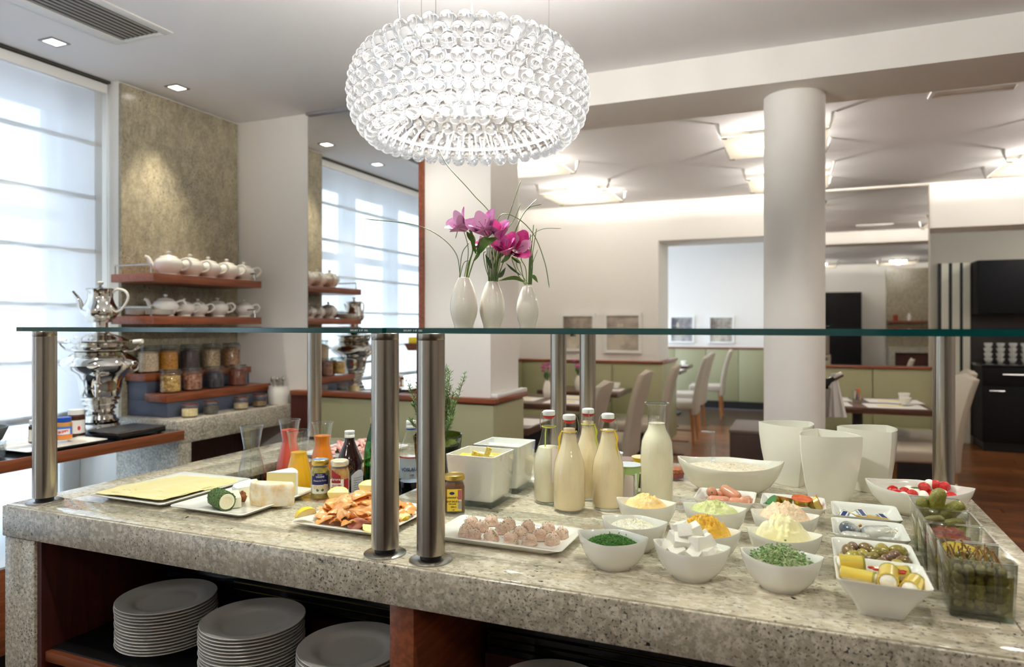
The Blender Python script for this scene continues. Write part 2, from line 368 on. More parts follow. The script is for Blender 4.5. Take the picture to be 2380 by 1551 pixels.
blind(.40, 2.555, 'sheer white roman blind in the window beside the stone panel')
blind(-1.78, -.22, 'sheer white roman blind in the next window behind the viewer')
struct('curtain_track', Bx(-3.385, .35, ZC-.012, -3.355, 2.58, ZC-.001), mat('slot_shade', (60, 56, 50), .6))  # dark strip stands in for the shaded track groove above the blind
# wood-fronted low bench along the window, dark topped counter above it
obj('window_bench', B().box(-3.58, .5, .12, -2.80, 2.5, .45), cherry_y, label='low wooden bench unit with pale top below the window', cat='bench', bevel=.004)
obj('bench_top', Bx(-3.58, .5, .45, -2.80, 2.5, .458), mat('bench_laminate', (196, 206, 216), .3), bpy.data.objects['window_bench'])
obj('plinth', Bx(-3.5, .55, 0, -2.86, 2.45, .12), black, bpy.data.objects['window_bench'])
wc = thing('side_counter', 'side counter with dark top and cherry wood edge along the window', 'counter')
obj('worktop', Bx(-3.30, .45, .823, -2.806, 2.555, .860), blackg, wc); obj('edge_strip', Bx(-2.805, .45, .815, -2.793, 2.545, .862), cherry_y, wc, bevel=.002)
obj('bracket', Bx(-3.29, .6, .70, -2.95, .64, .823), darkgrey, wc); obj('leg', Bx(-2.93, .50, .458, -2.88, .55, .823), darkgrey, wc)
# granite ledge table by the stone panel
lt = thing('granite_sideboard', 'speckled granite sideboard standing against the stone panel', 'sideboard')
obj('top', Bx(XL+.021, 2.56, .785, -2.85, YP-.001, .90), ledge_m, lt, bevel=.004)
obj('side_panel', Bx(XL+.021, 2.56, 0, -2.85, 2.64, .785), ledge_m, lt, bevel=.003)
obj('back_panel', Bx(XL+.03, 2.641, 0, -3.2, YP-.001, .784), redwood, lt); obj('shelf', Bx(-3.199, 2.641, .35, -2.90, YP-.002, .38), redwood, lt)
# pier panelling with rail, mirror
wp = thing('pier_panelling', 'pale green padded panelling with cherry rail round the white pier', 'panelling')
obj('wood_panel', Bx(-2.849, 3.382, 0, -2.72, YP-.001, .955), redwood, wp); 
obj('padded_panel', Bx(-2.718, 3.385, 0, -1.509, YP-.001, .95), green_p, wp, bevel=.008)
obj('padded_panel', Bx(-1.545, 3.43, 0, -1.51, 3.83, .95), green_p, wp, bevel=.008)
obj('rail', B().box(-2.849, 3.372, .956, -1.495, YP-.001, .985).box(-1.545, 3.425, .956, -1.495, 3.86, .985), cherry_x, wp, bevel=.004)
struct('trim_1', Bx(-1.545, 3.432, .985, -1.505, 3.87, 1.005), white_mt, bevel=.003)
mr = thing('wall_mirror', 'tall frameless mirror on the pier reflecting the window', 'mirror')
obj('glass', Bx(-2.752, 3.421, .986, -1.978, 3.429, 2.64), mirror_m, mr, smooth=False); obj('edge_strip', Bx(-1.977, 3.405, .986, -1.950, 3.429, 2.655), cherry, mr)
obj('top_channel', Bx(-2.752, 3.40, 2.641, -1.978, 3.429, 2.655), mat('channel_grey', (150, 146, 150), .4), mr)
# rear wall: panelling, mirror, frames
def wains(name, label, x0, x1, y, zt=.975, n=2):
    t = thing(name, label, 'panelling')
    for i in range(n):
        a, b_ = x0+(x1-x0)*i/n, x0+(x1-x0)*(i+1)/n
        obj('padded_panel', Bx(a+.002, y-.055, .12, b_-.002, y-.001, zt), green_p, t, bevel=.008)
    obj('rail', Bx(x0, y-.07, zt+.001, x1+.01, y-.001, zt+.026), cherry_x, t, bevel=.004); obj('base', Bx(x0, y-.05, 0, x1, y-.001, .119), black, t)
    return t
t = wains('bench_back', 'olive padded panelling under the two large pictures', -2.899, -1.31, YR, n=3)
obj('padded_panel', Bx(-1.362, 7.251, .12, -1.312, 8.1, .972), green_p, t, bevel=.008); obj('rail', Bx(-1.362, 7.252, .974, -1.30, 8.12, 1.0), cherry_y, t, bevel=.004)
wains('bench_back', 'olive padded panelling on the far wall of the rear room', -3.0, .09, 12., zt=.98, n=6)
wains('bench_back', 'olive padded panelling under the dining room mirror', .14, 1.085, YR, n=2)
t = thing('bench_back', 'olive padded panelling on the left wall of the dining room', 'panelling')
obj('padded_panel', Bx(-2.899, 3.9, .12, -2.85, 7.18, .972), green_p, t, bevel=.008); obj('rail', Bx(-2.899, 3.9, .974, -2.84, 7.18, 1.0), cherry_y, t)
m2 = thing('wall_mirror', 'large square-edged mirror above the padded bench in the dining room', 'mirror')
obj('glass', Bx(.215, YR-.010, 1.004, 1.062, YR-.002, 2.635), mirror_m, m2, smooth=False); obj('frame', B().box(.205, YR-.012, 1.004, .214, YR-.001, 2.646).box(1.063, YR-.012, 1.004, 1.070, YR-.001, 2.646).box(.205, YR-.012, 2.636, 1.07, YR-.001, 2.646), mat('mirror_edge', (170, 158, 138), .4), m2)
sepia = [mat('sepia_print_%d' % i, a, .7, col2=b_, scale=s, stretch=(1, 1, st)) for i, (a, b_, s, st) in enumerate((((118, 106, 98), (206, 196, 180), 5, .6), ((134, 122, 114), (196, 186, 172), 3.5, 1.2), ((88, 86, 92), (190, 186, 182), 5, .5), ((112, 100, 94), (204, 198, 184), 5, .6)))]
for i, (x0, x1, z0, z1, y, lb) in enumerate(((-2.42, -2.03, 1.09, 1.50, YR, 'smaller white framed sepia print, left of the two by the posts'), (-1.935, -1.533, 1.08, 1.504, YR, 'larger white framed sepia print beside the passage corner'), (-2.06, -1.65, 1.07, 1.53, 12., 'dark grey print in white frame on the rear room wall'), (-1.42, -1.01, 1.07, 1.525, 12., 'brownish print in white frame on the rear room wall, next to the column'))):
    t = thing('picture_frame', lb, 'picture', ((x0+x1)/2, y-.002, (z0+z1)/2), 0, 'framed prints'); hx, hz = (x1-x0)/2, (z1-z0)/2
    obj('frame', B().box(-hx, -.03, -hz, -hx+.03, 0, hz).box(hx-.03, -.03, -hz, hx, 0, hz).box(-hx+.03, -.03, -hz, hx-.03, 0, -hz+.03).box(-hx+.03, -.03, hz-.03, hx-.03, 0, hz), white_mt, t)
    obj('print', Bx(-hx+.03, -.012, -hz+.03, hx-.03, -.004, hz-.03), sepia[i], t)
    # pale shapes of the photograph on the print
    b = B()
    for q in range(3):
        cx, cz, s = rnd.uniform(-.4, .4)*hx, rnd.uniform(-.5, .4)*hz, rnd.uniform(.25, .5)*hx
        b.add([(cx-s*.5, -.0125, cz-s*.6), (cx+s*.6, -.0125, cz-s*.5), (cx+s*.25, -.0125, cz+s*.8), (cx-s*.1, -.0125, cz+s*.9)], [(0, 1, 2, 3)])
    obj('print_detail', b, mat('print_pale_%d' % i, (196, 186, 168), .8), t)
# ceiling fittings
def downlight(x, y, label):
    t = thing('recessed_lamp', label, 'ceiling lamp', (x, y, ZC), 0, 'square recessed ceiling lamps')
    obj('frame', B().box(-.045, -.045, -.004, -.033, .045, 0).box(.033, -.045, -.004, .045, .045, 0).box(-.033, -.045, -.004, .033, -.033, 0).box(-.033, .033, -.004, .033, .045, 0), wire, t)
    obj('lens', Bx(-.033, -.033, -.003, .033, .033, -.0005), glow_w, t)
    light('lamp_light', 'SPOT', (0, 0, -.02), LAMPS['down'], (1, .90, .70), .03, parent=t, spot=math.radians(64)); return t
glow_w = glow('lamp_glow', (1, .93, .80), 5.)
downlight(-3.118, 2.12, 'square recessed ceiling lamp above the blind, near the air vent')
downlight(-3.105, 2.78, 'square recessed ceiling lamp above the stone panel')
slat_g = mat('slat_grey', (150, 146, 140), .5)
vt = thing('air_vent', 'long slotted air vent with white frame in the ceiling', 'vent', (-2.70, 1.43, ZC))
L2 = .82
obj('frame', B().box(-.185, -L2, -.006, -.115, L2, 0).box(.115, -L2, -.006, .165, L2, 0).box(-.115, L2-.03, -.006, .115, L2, 0).box(-.115, -L2, -.006, .115, -L2+.03, 0), white_mt, vt, bevel=.002)
obj('backing', Bx(-.114, -L2+.031, -.002, .114, L2-.031, -.0005), black, vt)  # black plate stands in for the shaded recess behind the slats
for i in range(8): obj('slat', B().box(-.104+i*.0285, -L2+.032, -.0055, -.0965+i*.0285, L2-.032, -.0022), slat_g, vt)
av = thing('air_diffuser', 'flat white air diffuser in the ceiling beyond the beam', 'vent', (.87, 4.46, ZC))
obj('frame', B().box(-.21, -.07, -.012, -.19, .07, 0).box(.19, -.07, -.012, .21, .07, 0).box(-.19, .05, -.012, .19, .07, 0).box(-.19, -.07, -.012, .19, -.05, 0), white_mt, av); obj('plate', Bx(-.188, -.048, -.006, .188, .048, -.001), wall_m, av)
frost = cloth_light('frosted_glass', (253, 247, 232), .42, .85); bulb_m = glow('bulb_glow', (1, .92, .76), 22)
def fixture(x, y, label, pw=1.):
    t = thing('ceiling_light', label, 'ceiling lamp', (x, y, ZC), 0, 'square frosted glass ceiling lights'); h = .31
    obj('glass_pane', Bx(-h, -h, -.092, h, h, -.086), frost, t)
    obj('mount', Bx(-.16, -.06, -.03, .16, .06, -.001), white_mt, t, bevel=.004)
    for sx in (-.11, .11): obj('bulb', B().tube([(sx-.03, 0, -.05), (sx+.03, 0, -.05)], .016, 8), bulb_m, t)
    for sx, sy in ((-1, -1), (1, -1), (-1, 1), (1, 1)):
        obj('hook', B().tube([(sx*(h+.03), sy*(h+.0), 0), (sx*(h+.02), sy*h, -.05), (sx*(h+.006), sy*h, -.095), (sx*(h-.03), sy*(h-.01), -.097)], [.016, .009, .005, .005], 6), wire, t)
    light('lamp_light', 'POINT', (0, 0, -.056), LAMPS['fixture']*pw, (1, .95, .88), .05, parent=t); return t
for x, y, lb in ((-1.89, 6.28, 'square glass ceiling light over the corner with the two pictures'), (-.155, 4.92, 'square glass ceiling light partly hidden by the column, nearer the beam'), (-.10, 6.32, 'square glass ceiling light partly hidden by the column, nearer the rear wall'), (1.70, 6.37, 'square glass ceiling light at the right edge before the rear wall'), (-1.95, 4.92, 'square glass ceiling light just behind the bubble chandelier'), (1.70, 4.85, 'square glass ceiling light over the right side near the beam')): fixture(x, y, lb)
for x, y, lb in ((1.75, -.9, 'square glass ceiling light behind the viewer on the right, seen in the dining room mirror'), (.35, -1.1, 'square glass ceiling light behind the viewer'), (-1.7, -1.0, 'square glass ceiling light behind the viewer by the second window'), (2.3, 1.6, 'square glass ceiling light added out of view beyond the right end of the counter for fill')): fixture(x, y, lb, .7)  # the last fixture is added out of view for front fill
# unseen area lights added to brighten the rear rooms
for x, y in ((-1.9, 9.5), (-.6, 10.6), (2.6, 8.6)): light('rear_room_fill', 'AREA', (x, y, 2.6), 4.5, NEUT, .4)
# striped panel, black kitchen units in the alcove
cabm = mat('black_cabinet', (20, 19, 20), .65, spec=.2); alc = mat('alcove_paint', (196, 186, 168), .85, spec=.2); stripe_c = mat('stripe_cream', (236, 228, 206), .7)
for o_ in C.objects:
    if o_.name == 'wall_alcove': o_.data.materials[0] = alc
st = thing('striped_panel', 'tall panel with black and cream vertical stripes beside the black cupboards', 'panel', (1.50, 9.50, 0))
xs = [XY(u, 9.5)-1.50 for u in (2181, 2188, 2205, 2213, 2231, 2238, 2255)]
for i in range(6): obj('stripe', Bx(xs[i]+.001, 0, .0, xs[i+1]-.001, .05, 2.10), black if i % 2 == 0 else stripe_c, st)
ku = thing('wall_cupboard', 'black wall cupboard above the shelf of stacked cups', 'cupboard', (1.83, 9.2, 0))
obj('body', Bx(0, 0, 1.50, 1.8, .35, 2.10), cabm, ku, bevel=.004)
for i in range(3): obj('door', Bx(.005+i*.6, -.018, 1.505, .595+i*.6, -.001, 2.095), cabm, ku, bevel=.003)
kb = thing('base_cupboard', 'black base cupboard with bar handles beyond the right post', 'cupboard', (1.83, 9.0, 0))
obj('body', Bx(0, 0, .1, 1.8, .55, .92), cabm, kb); obj('splashback', Bx(0, .53, .951, 1.8, .55, 1.499), mat('splash_dark', (52, 42, 38), .5), kb); obj('top', Bx(-.01, -.02, .921, 1.81, .55, .95), blackg, kb, bevel=.003); obj('plinth', Bx(.02, .04, 0, 1.78, .5, .099), black, kb)
for i in range(3):
    d = obj('drawer', Bx(.005+i*.6, -.018, .72, .595+i*.6, -.001, .915), cabm, kb, bevel=.003); obj('handle', B().tube([(.18+i*.6, -.04, .84), (.42+i*.6, -.04, .84)], .008, 6), wire, d)
    d = obj('door', Bx(.005+i*.6, -.018, .11, .595+i*.6, -.001, .71), cabm, kb, bevel=.003); obj('handle', B().tube([(.06+i*.6, -.04, .66), (.2+i*.6, -.04, .66)], .008, 6), wire, d)
cupb = B().lathe([(.02, 0), (.024, .004), (.038, .03), (.042, .055), (.039, .055), (.02, .008), (.001, .006)], 16)
cupst = cupb.mesh('stacked_cup', porc)
for i in range(5):
    for j in range(4):
        tag(obj('stacked_cup', cupst, None, loc=(1.95+i*.115+rnd.uniform(-.004, .004), 9.3, .951+j*.056)), 'white cup in the %s stacks on the black base cupboard' % ('left-hand' if i < 2 else 'right-hand'), 'cup', 'stacked cups on the black cupboard')
# behind the viewer, seen in the mirrors: stone niche bar and a dark cupboard
obj('dark_cupboard', Bx(.4, -1.99, 0, 1.15, -1.4, 2.05), cabm, label='tall dark cupboard, seen only in the dining room mirror', cat='cupboard', bevel=.004)
nb = thing('stone_bar', 'stone-clad bar niche with shelf, seen in the dining room mirror', 'bar', (2.0, -1.99, 0))
obj('stone_cladding', Bx(-.35, 0, 0, .6, .05, 2.55), stone_m, nb); obj('shelf', Bx(-.35, .051, 1.42, .6, .30, 1.46), cherry_x, nb); obj('counter', B().box(-.35, .06, .82, .6, .6, .92).box(-.35, .06, 0, -.25, .6, .82).box(.5, .06, 0, .6, .6, .82), ledge_m, nb)
obj('backing', Bx(-.24, .06, .0, .49, .5, .819), redwood, nb)
obj('jar', B().lathe([(.04, 0), (.04, .12), (.001, .125)], 12, (-.2, .18)), mat('jar_red', (170, 50, 30), .3), nb, loc=(0, 0, 1.461)); obj('vase', B().lathe([(.03, 0), (.045, .07), (.02, .15)], 12, (.05, .18)), porc, nb, loc=(0, 0, 1.461))

# ------------------------------------------------------------------ buffet counter
X0, X1, Y0, Y1, ZT = -1.965, .437, 1.195, 2.452, .90
TX0, TX1, TY0, TY1 = -1.70, -1.043, 1.665, 1.985       # sunken bottle trough
bc = thing('buffet_counter', 'large speckled granite buffet counter with open shelves below', 'counter')
g = .0012
def top(*a): obj('top_slab', Bx(*a), grant_m, bc, bevel=.0015)
top(X0+.002, Y0+.010, .870, X1-.002, 1.308, ZT)          # front border (its nose is the apron below)
top(X0+.002, 1.310, .870, -1.862, Y1, ZT); top(.322, 1.310, .870, X1-.002, Y1, ZT)
top(-1.860, 1.310, .870, .320, TY0, ZT-.0004); top(-1.860, TY0+g, .870, TX0, TY1, ZT-.0004); top(TX1, TY0+g, .870, .320, TY1, ZT-.0004); top(-1.860, TY1+g, .870, .320, Y1, ZT-.0004)
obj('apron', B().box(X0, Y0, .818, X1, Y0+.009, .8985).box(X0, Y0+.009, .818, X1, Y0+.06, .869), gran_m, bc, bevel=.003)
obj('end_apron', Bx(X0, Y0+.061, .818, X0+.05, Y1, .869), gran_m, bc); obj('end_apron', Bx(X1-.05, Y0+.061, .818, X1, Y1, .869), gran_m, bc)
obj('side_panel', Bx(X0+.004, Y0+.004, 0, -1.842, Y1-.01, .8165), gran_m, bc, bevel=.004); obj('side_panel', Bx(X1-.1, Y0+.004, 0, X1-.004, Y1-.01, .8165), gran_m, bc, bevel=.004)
obj('lining', Bx(-1.841, Y0+.012, .03, -1.825, 1.68, .8165), redwood, bc)
obj('divider', Bx(-.768, Y0+.012, .03, -.712, 1.68, .8165), cherry, bc, bevel=.002); obj('lining', Bx(X1-.118, Y0+.012, .03, X1-.101, 1.68, .8165), redwood, bc)
obj('back_panel', Bx(-1.824, 1.66, .03, X1-.119, 1.68, .8165), redwood, bc)
for a, b_ in ((-1.824, -.769), (-.711, X1-.119)):
    obj('shelf_board', Bx(a, Y0+.02, .50, b_, 1.658, .526), cherry_x, bc, bevel=.002); obj('shelf_mat', Bx(a+.002, Y0+.036, .5265, b_-.002, 1.656, .531), blackg if 0 else black, bc)
    # black ventilation grille under the slab
    L_ = b_-a
    x0g = a+.10 if a < -1 else a+.02
    obj('grille_frame', Bx(x0g, 1.514, .604, b_-.001, 1.535, .814), black, bc)
    for i in range(7): obj('slat', Bx(x0g+.01, 1.500, .608+i*.0195, b_-.004, 1.5125, .6200+i*.0195), blackg, bc)
    for i in range(4): obj('slat_light_line', Bx(x0g+.25, 1.5126, .6215+i*.0195, b_-.03, 1.5135, .6235+i*.0195), gold, bc)  # thin gold strips stand in for light showing between the slats
    obj('apron_rail', Bx(x0g, 1.502, .545, b_-.001, 1.535, .603), redwood, bc)
obj('trough', B().box(TX0-.03, TY0-.03, .826, TX1+.03, TY1+.03, .840).box(TX0-.03, TY0-.03, .8401, TX0-.001, TY1+.03, .868).box(TX1+.001, TY0-.03, .8401, TX1+.03, TY1+.03, .868).box(TX0, TY0-.03, .8401, TX1, TY0-.001, .868).box(TX0, TY1+.001, .8401, TX1, TY1+.03, .868), blackg, bc)

# plate stacks
pp = [(.001, .002), (.062, .002), (.064, .0), (.069, .0), (.074, .004), (.086, .0115), (.100, .0160), (.1210, .0198), (.1238, .0213), (.1245, .0230), (.1232, .0240), (.1205, .0235), (.099, .0195), (.0850, .0168), (.0775, .0110), (.070, .0080), (.001, .0076)]
plate_me = B().lathe(pp, 56).mesh('plate', platem)
for k, (x, y, n, top_l, grp) in enumerate(((-1.560, 1.365, 14, 'leftmost plate stack by the granite leg', 0), (-1.250, 1.345, 14, 'second plate stack from the left', 0), (-.955, 1.345, 12, 'plate stack just left of the cherry divider', 0), (-.480, 1.370, 10, 'plate stack right of the cherry divider', 0))):
    for i in range(n):
        top_ = i == n-1
        obj('dinner_plate', plate_me, None, loc=(x+rnd.uniform(-.0015, .0015), y+rnd.uniform(-.0015, .0015), .5312+i*.0079), label=('topmost grey-white dinner plate of the ' if top_ else 'grey-white dinner plate within the ')+top_l, cat='plate', group='dinner plates in the '+top_l)

# ------------------------------------------------------------------ glass canopy on steel posts
def post(x, y, label):
    t = thing('steel_post', label, 'post', (x, y, ZT), 0, 'brushed steel posts carrying the glass')
    obj('base_disc', B().lathe([(.0445, 0), (.0445, .002), (.040, .0045), (.012, .005)], 40), wire, t)
    obj('collar', B().lathe([(.022, .0051), (.022, .018)], 24), black, t)
    obj('tube', B().lathe([(.0275, .0135), (.0288, .0145), (.0288, .4480)], 48), steel, t)
    obj('top_ring', B().lathe([(.0284, .4485), (.0288, .449), (.0288, .4615), (.0280, .4622)], 40), steel, t)
for x, y, lb in ((-1.895, 1.262, 'brushed steel post at the front left corner of the counter'), (-.806, 1.250, 'left one of the two front middle steel posts'), (-.697, 1.250, 'right one of the two front middle steel posts'), (.395, 1.25, 'steel post at the front right corner, outside the picture edge'), (-1.885, 2.385, 'thin-looking rear steel post behind the carafes'), (-.807, 2.385, 'left one of the two rear steel posts behind the swing-top bottles'), (-.698, 2.385, 'right one of the two rear steel posts behind the swing-top bottles'), (.388, 2.375, 'steel post rising behind the big tomato bowl')):
    post(x, y, lb)
canopy = glassy('canopy_glass', (.93, .975, .96), .15)
for i, (a, b_, lb) in enumerate(((-1.922, -.7835, 'left glass shelf pane over the cheeses and carafes'), (-.7765, .47, 'right glass shelf pane over the bowls, vases standing on it'))):
    y0, y1 = 1.205+.004*i, 2.43; z0, z1 = ZT+.4625, ZT+.4735
    b = B().add([(x, y, z) for z in (z0, z1) for y in (y0, y1) for x in (a, b_)], [(0, 2, 3, 1), (4, 5, 7, 6)]); b.add([(x, y, z) for z in (z0, z1) for y in (y0, y1) for x in (a, b_)], [(0, 1, 5, 4), (2, 6, 7, 3), (0, 4, 6, 2), (1, 3, 7, 5)], 1)
    g_ = obj('glass_shelf', b, [canopy, tealg], label=lb, cat='glass shelf', smooth=False)
    lettering('SEKURIT  E 07  ESG', .0052, paper, g_, loc=((-.84 if i == 0 else -.715), y0-.0004, (z0+z1)/2), rot=(PI/2, 0, 0))

# ------------------------------------------------------------------ chandelier of clear bubbles
LX, LY, LZ, LR = -.879, 1.80, 2.028, .350
ch = thing('bubble_chandelier', 'round chandelier of clear glass bubbles glowing white over the counter', 'chandelier', (LX, LY, LZ))
core = glow('chandelier_core', (1, .985, .96), 2.2)
ball = B().sphere((0, 0, 0), .0205, 16, 10).mesh('bubble', solid_glass('bubble_glass', (1, 1, 1), self_glow=.02))  # faint emission added to the glass imitates scattered lamp light
rows = []                                             # radius and height of the nine rings of bubbles
for i in range(9):
    t = i/8; a = math.radians(-62+128*t); rows.append((.230+.096*math.cos(a), .113*math.sin(a)/math.sin(math.radians(64))))
balls = []
for i, (r, z) in enumerate(rows):
    n = 42 if r > .285 else 38
    for j in range(n):
        a = 2*PI*(j+.5*(i % 2))/n; balls.append((r*math.cos(a), r*math.sin(a), z))
cv = Vector((-LX, -LY, CZ-LZ))
balls.sort(key=lambda p: (Vector(p)-cv).length)
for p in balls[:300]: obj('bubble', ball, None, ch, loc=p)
b = B(); src = B().sphere((0, 0, 0), .0205, 12, 8)
for p in balls[300:]: b.add([(q[0]+p[0], q[1]+p[1], q[2]+p[2]) for q in src.v], src.f)
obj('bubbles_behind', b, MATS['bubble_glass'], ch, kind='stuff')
obj('bulb_drum', B().lathe([(.08, -.012), (.13, -.010), (.160, .01), (.165, .04), (.15, .075), (.10, .08)], 40), core, ch)
acr = mat('glowing_acrylic', (250, 250, 250), .15, emis=(255, 255, 255), estr=.25)  # emission added so pins and rings look lit by the core
b = B()
for i, (r, z) in enumerate(rows):                       # the clear pins that hold the bubbles
    if i in (0, 1, 2, 7, 8):
        n = 42 if r > .285 else 38
        for j in range(n):
            a = 2*PI*(j+.5*(i % 2))/n; c_, s_ = math.cos(a), math.sin(a)
            b.tube([(.225*c_, .225*s_, z*.55), ((r-.018)*c_, (r-.018)*s_, z)], .0022, 4)
obj('pins', b, acr, ch, kind='stuff')
for z, r in ((-.085, .245), (.085, .245)): obj('ring', B().tube([(r*math.cos(2*PI*k/48), r*math.sin(2*PI*k/48), z) for k in range(49)], .004, 6), acr, ch)
for k, a in enumerate((.6, 2.7, 4.8)):
    obj('suspension_wire', B().tube([(.235*math.cos(a), .235*math.sin(a), .085), (.24*math.cos(a), .24*math.sin(a), ZC-LZ)], .0008, 4), wire, ch)
obj('cable', B().tube(smooth_curve([(0, 0, .07), (.01, 0, .25), (-.01, .01, .45), (0, 0, ZC-LZ)]), .0028, 6), white_pl, ch)
obj('cable', B().tube(smooth_curve([(-.14, -.12, .09), (-.155, -.13, .25), (-.15, -.12, .45), (-.14, -.12, ZC-LZ)]), .0025, 6), white_pl, ch)
light('lamp_light', 'POINT', (0, 0, -.075), LAMPS['chand'], (1, .96, .90), .025, parent=ch)
light('lamp_light', 'POINT', (0, 0, .135), LAMPS['chand']*1.2, (1, .96, .90), .04, parent=ch)

# ------------------------------------------------------------------ three vases with flowers on the glass
ZG = ZT+.4736
vprof = [(.001, .0), (.0240, .0), (.0245, .004), (.0275, .014), (.0325, .030), (.0348, .045), (.0345, .060), (.0312, .080), (.0240, .103), (.0145, .1245), (.0120, .1255), (.0110, .1235), (.0200, .104), (.001, .09)]
vase_me = B().lathe(vprof, 40).mesh('body', porcw)
leafm = mat('leaf_green', (98, 132, 44), .4, col2=(70, 108, 34), scale=30); leafd = mat('leaf_dark', (62, 92, 50), .4); grassm = mat('grass_green', (92, 118, 66), .45); stemm = mat('stem_green', (120, 150, 62), .4)
pink = mat('petal_lilac', (206, 116, 186), .45, col2=(226, 160, 206), scale=60); pinkd = mat('petal_magenta', (206, 40, 138), .45, col2=(230, 96, 170), scale=60); petw = mat('petal_pale', (236, 190, 222), .5); spotm = mat('petal_spot', (96, 16, 48), .5)
def petal(L_, Wd, curl, m, parent, name='petal'):
    R = []; n = 8
    for i in range(n+1):
        t = i/n; wd = Wd*1.25*math.sin(PI*(.06+.86*t**1.35))**.7; z = L_*(t-.25*t*t*curl); x = L_*(.12+.55*curl*t*t+.25*t)
        R.append([(x-.12*wd, -wd/2, z), (x-.02*wd, -wd/4, z+.001), (x+.02*wd, 0, z+.0015), (x-.02*wd, wd/4, z+.001), (x-.12*wd, wd/2, z)])
    b = B().loft(R, False, False, False); return b
def flower(parent, pos, direction, size, m, m2):
    q = Vector(direction).normalized().to_track_quat('Z', 'Y').to_matrix().to_4x4(); M = Matrix.Translation(pos) @ q
    for k in range(6):
        b = petal(size, size*(.62 if k % 2 else .48), .75 if k % 2 else .35, m, parent); b.xf(M @ Matrix.Rotation(k*PI/3, 4, 'Z')); pt = obj('petal', b, (m2 if k in (0, 2) else m), parent)
    b = B()
    for k in range(5):
        a = k*1.25; b.tube([tuple(M @ Vector((0, 0, 0))), tuple(M @ Vector((.12*size*math.cos(a), .12*size*math.sin(a), .45*size))), tuple(M @ Vector((.25*size*math.cos(a), .25*size*math.sin(a), .62*size)))], .0005, 4)
        b.sphere(tuple(M @ Vector((.25*size*math.cos(a), .25*size*math.sin(a), .62*size))), .0011, 5, 4)
    obj('stamens', b, spotm, parent)
def leaf(parent, pts, wd, m=leafm):
    pts = smooth_curve(pts, 5); n = len(pts); R = []
    for i, p in enumerate(pts):
        t = i/(n-1); d = (pts[min(i+1, n-1)]-pts[max(i-1, 0)]).normalized(); s_ = d.cross(Vector((.3, -1, .2))).normalized()*wd*.5*math.sin(PI*min(.98, .08+.92*t))**.9; up = s_.cross(d).normalized()*.0006
        R.append([tuple(p-s_), tuple(p-up*2), tuple(p+s_), tuple(p+up)])
    return obj('leaf', B().loft(R), m, parent)
def V(u, v, d): return at(u, v, d)
vd = [(1078, 1.755), (1144, 1.775), (1226, 1.80)]
vs_ = []
for i, ((u, d), lb) in enumerate(zip(vd, ('tallest white oval vase with flowers, leftmost of the three on the glass', 'white oval vase with flowers, middle one of the three on the glass', 'white oval vase with flowers, rightmost of the three on the glass'))):
    x, y = W(u, d); t = thing('flower_vase', lb, 'vase', (x, y, ZG), 0, 'flower vases on the glass shelf'); obj('body', vase_me, None, t); vs_.append((t, x, y))
    t.scale = (1, 1, 1) if i == 0 else ((.93,)*3 if i == 1 else (.84,)*3)
def bunch(i, label): 
    t, x, y = vs_[i]; f = thing('flower_bunch', label, 'flowers', (x, y, ZG+(.118, .109, .098)[i])); return f, Vector((x, y, ZG+(.118, .109, .098)[i]))
def rel(f0, pts, d=None): return [tuple(V(*p)-f0) for p in pts]
f, o0 = bunch(0, 'pale lilac alstroemeria with long grass blades in the leftmost vase'); d = 1.75
for p in (((1085, 648, d), (1092, 610, d-.01), (1104, 560, d-.02), (1090, 535, d-.02)), ((1088, 648, d), (1100, 610, d-.01), (1118, 570, d-.02), (1128, 548, d-.03)), ((1083, 648, d), (1088, 615, d-.01), (1098, 585, d-.01), (1095, 555, d-.02))):
    obj('stem', B().tube(smooth_curve(rel(o0, p)), .0016, 6), stemm, f)
for p, wdt in ((((1106, 590, d-.02), (1098, 560, d-.03), (1092, 520, d-.03)), .010), (((1112, 590, d-.02), (1128, 565, d-.04), (1160, 552, d-.04)), .020), (((1108, 585, d-.01), (1120, 560, d-.02), (1150, 538, d-.03)), .012), (((1100, 608, d-.01), (1112, 590, d-.03), (1110, 575, d-.03)), .009), (((1094, 560, d-.02), (1090, 548, d-.03), (1084, 538, d-.03)), .010)): leaf(f, rel(o0, p), wdt)
flower(f, V(1086, 534, d-.02)-o0, (-.55, -.75, .55), .052, pink, petw); flower(f, V(1133, 546, d-.03)-o0, (-.1, -.8, .75), .058, pink, petw); flower(f, V(1160, 556, d-.03)-o0, (.15, -.5, .9), .046, pink, pinkd)
for p in (((1070, 645, d), (1060, 590, d), (1020, 548, d), (960, 522, d), (848, 509, d)), ((1068, 645, d), (1074, 590, d), (1090, 565, d)), ((1069, 645, d), (1078, 612, d), (1092, 605, d)), ((1079, 645, d), (1088, 595, d), (1085, 560, d), (1070, 525, d), (1058, 555, d))): obj('grass_blade', B().tube(smooth_curve(rel(o0, p)), [.0011]*((len(p)-1)*8)+[.0003], 5), grassm, f)
f, o0 = bunch(1, 'lilac alstroemeria with dark stems and a blade reaching the chandelier in the middle vase'); d = 1.77
for k in range(9):
    u_ = 1136+k*2.2; obj('stem', B().tube(smooth_curve(rel(o0, ((u_, 657, d+.004*(k % 3)), (u_-2+k, 620, d), (u_-4+2.4*k, 575, d-.01)))), .0014, 5), leafd if k % 2 else stemm, f)
for p, wdt, m_ in ((((1142, 625, d), (1136, 608, d-.01), (1128, 592, d-.02)), .010, leafd), (((1158, 645, d), (1166, 638, d), (1175, 622, d-.01)), .011, leafd), (((1165, 610, d), (1178, 600, d-.02), (1190, 588, d-.02)), .012, leafm), (((1160, 600, d), (1180, 575, d-.02), (1195, 562, d-.03)), .014, leafm)): leaf(f, rel(o0, p), wdt, m_)
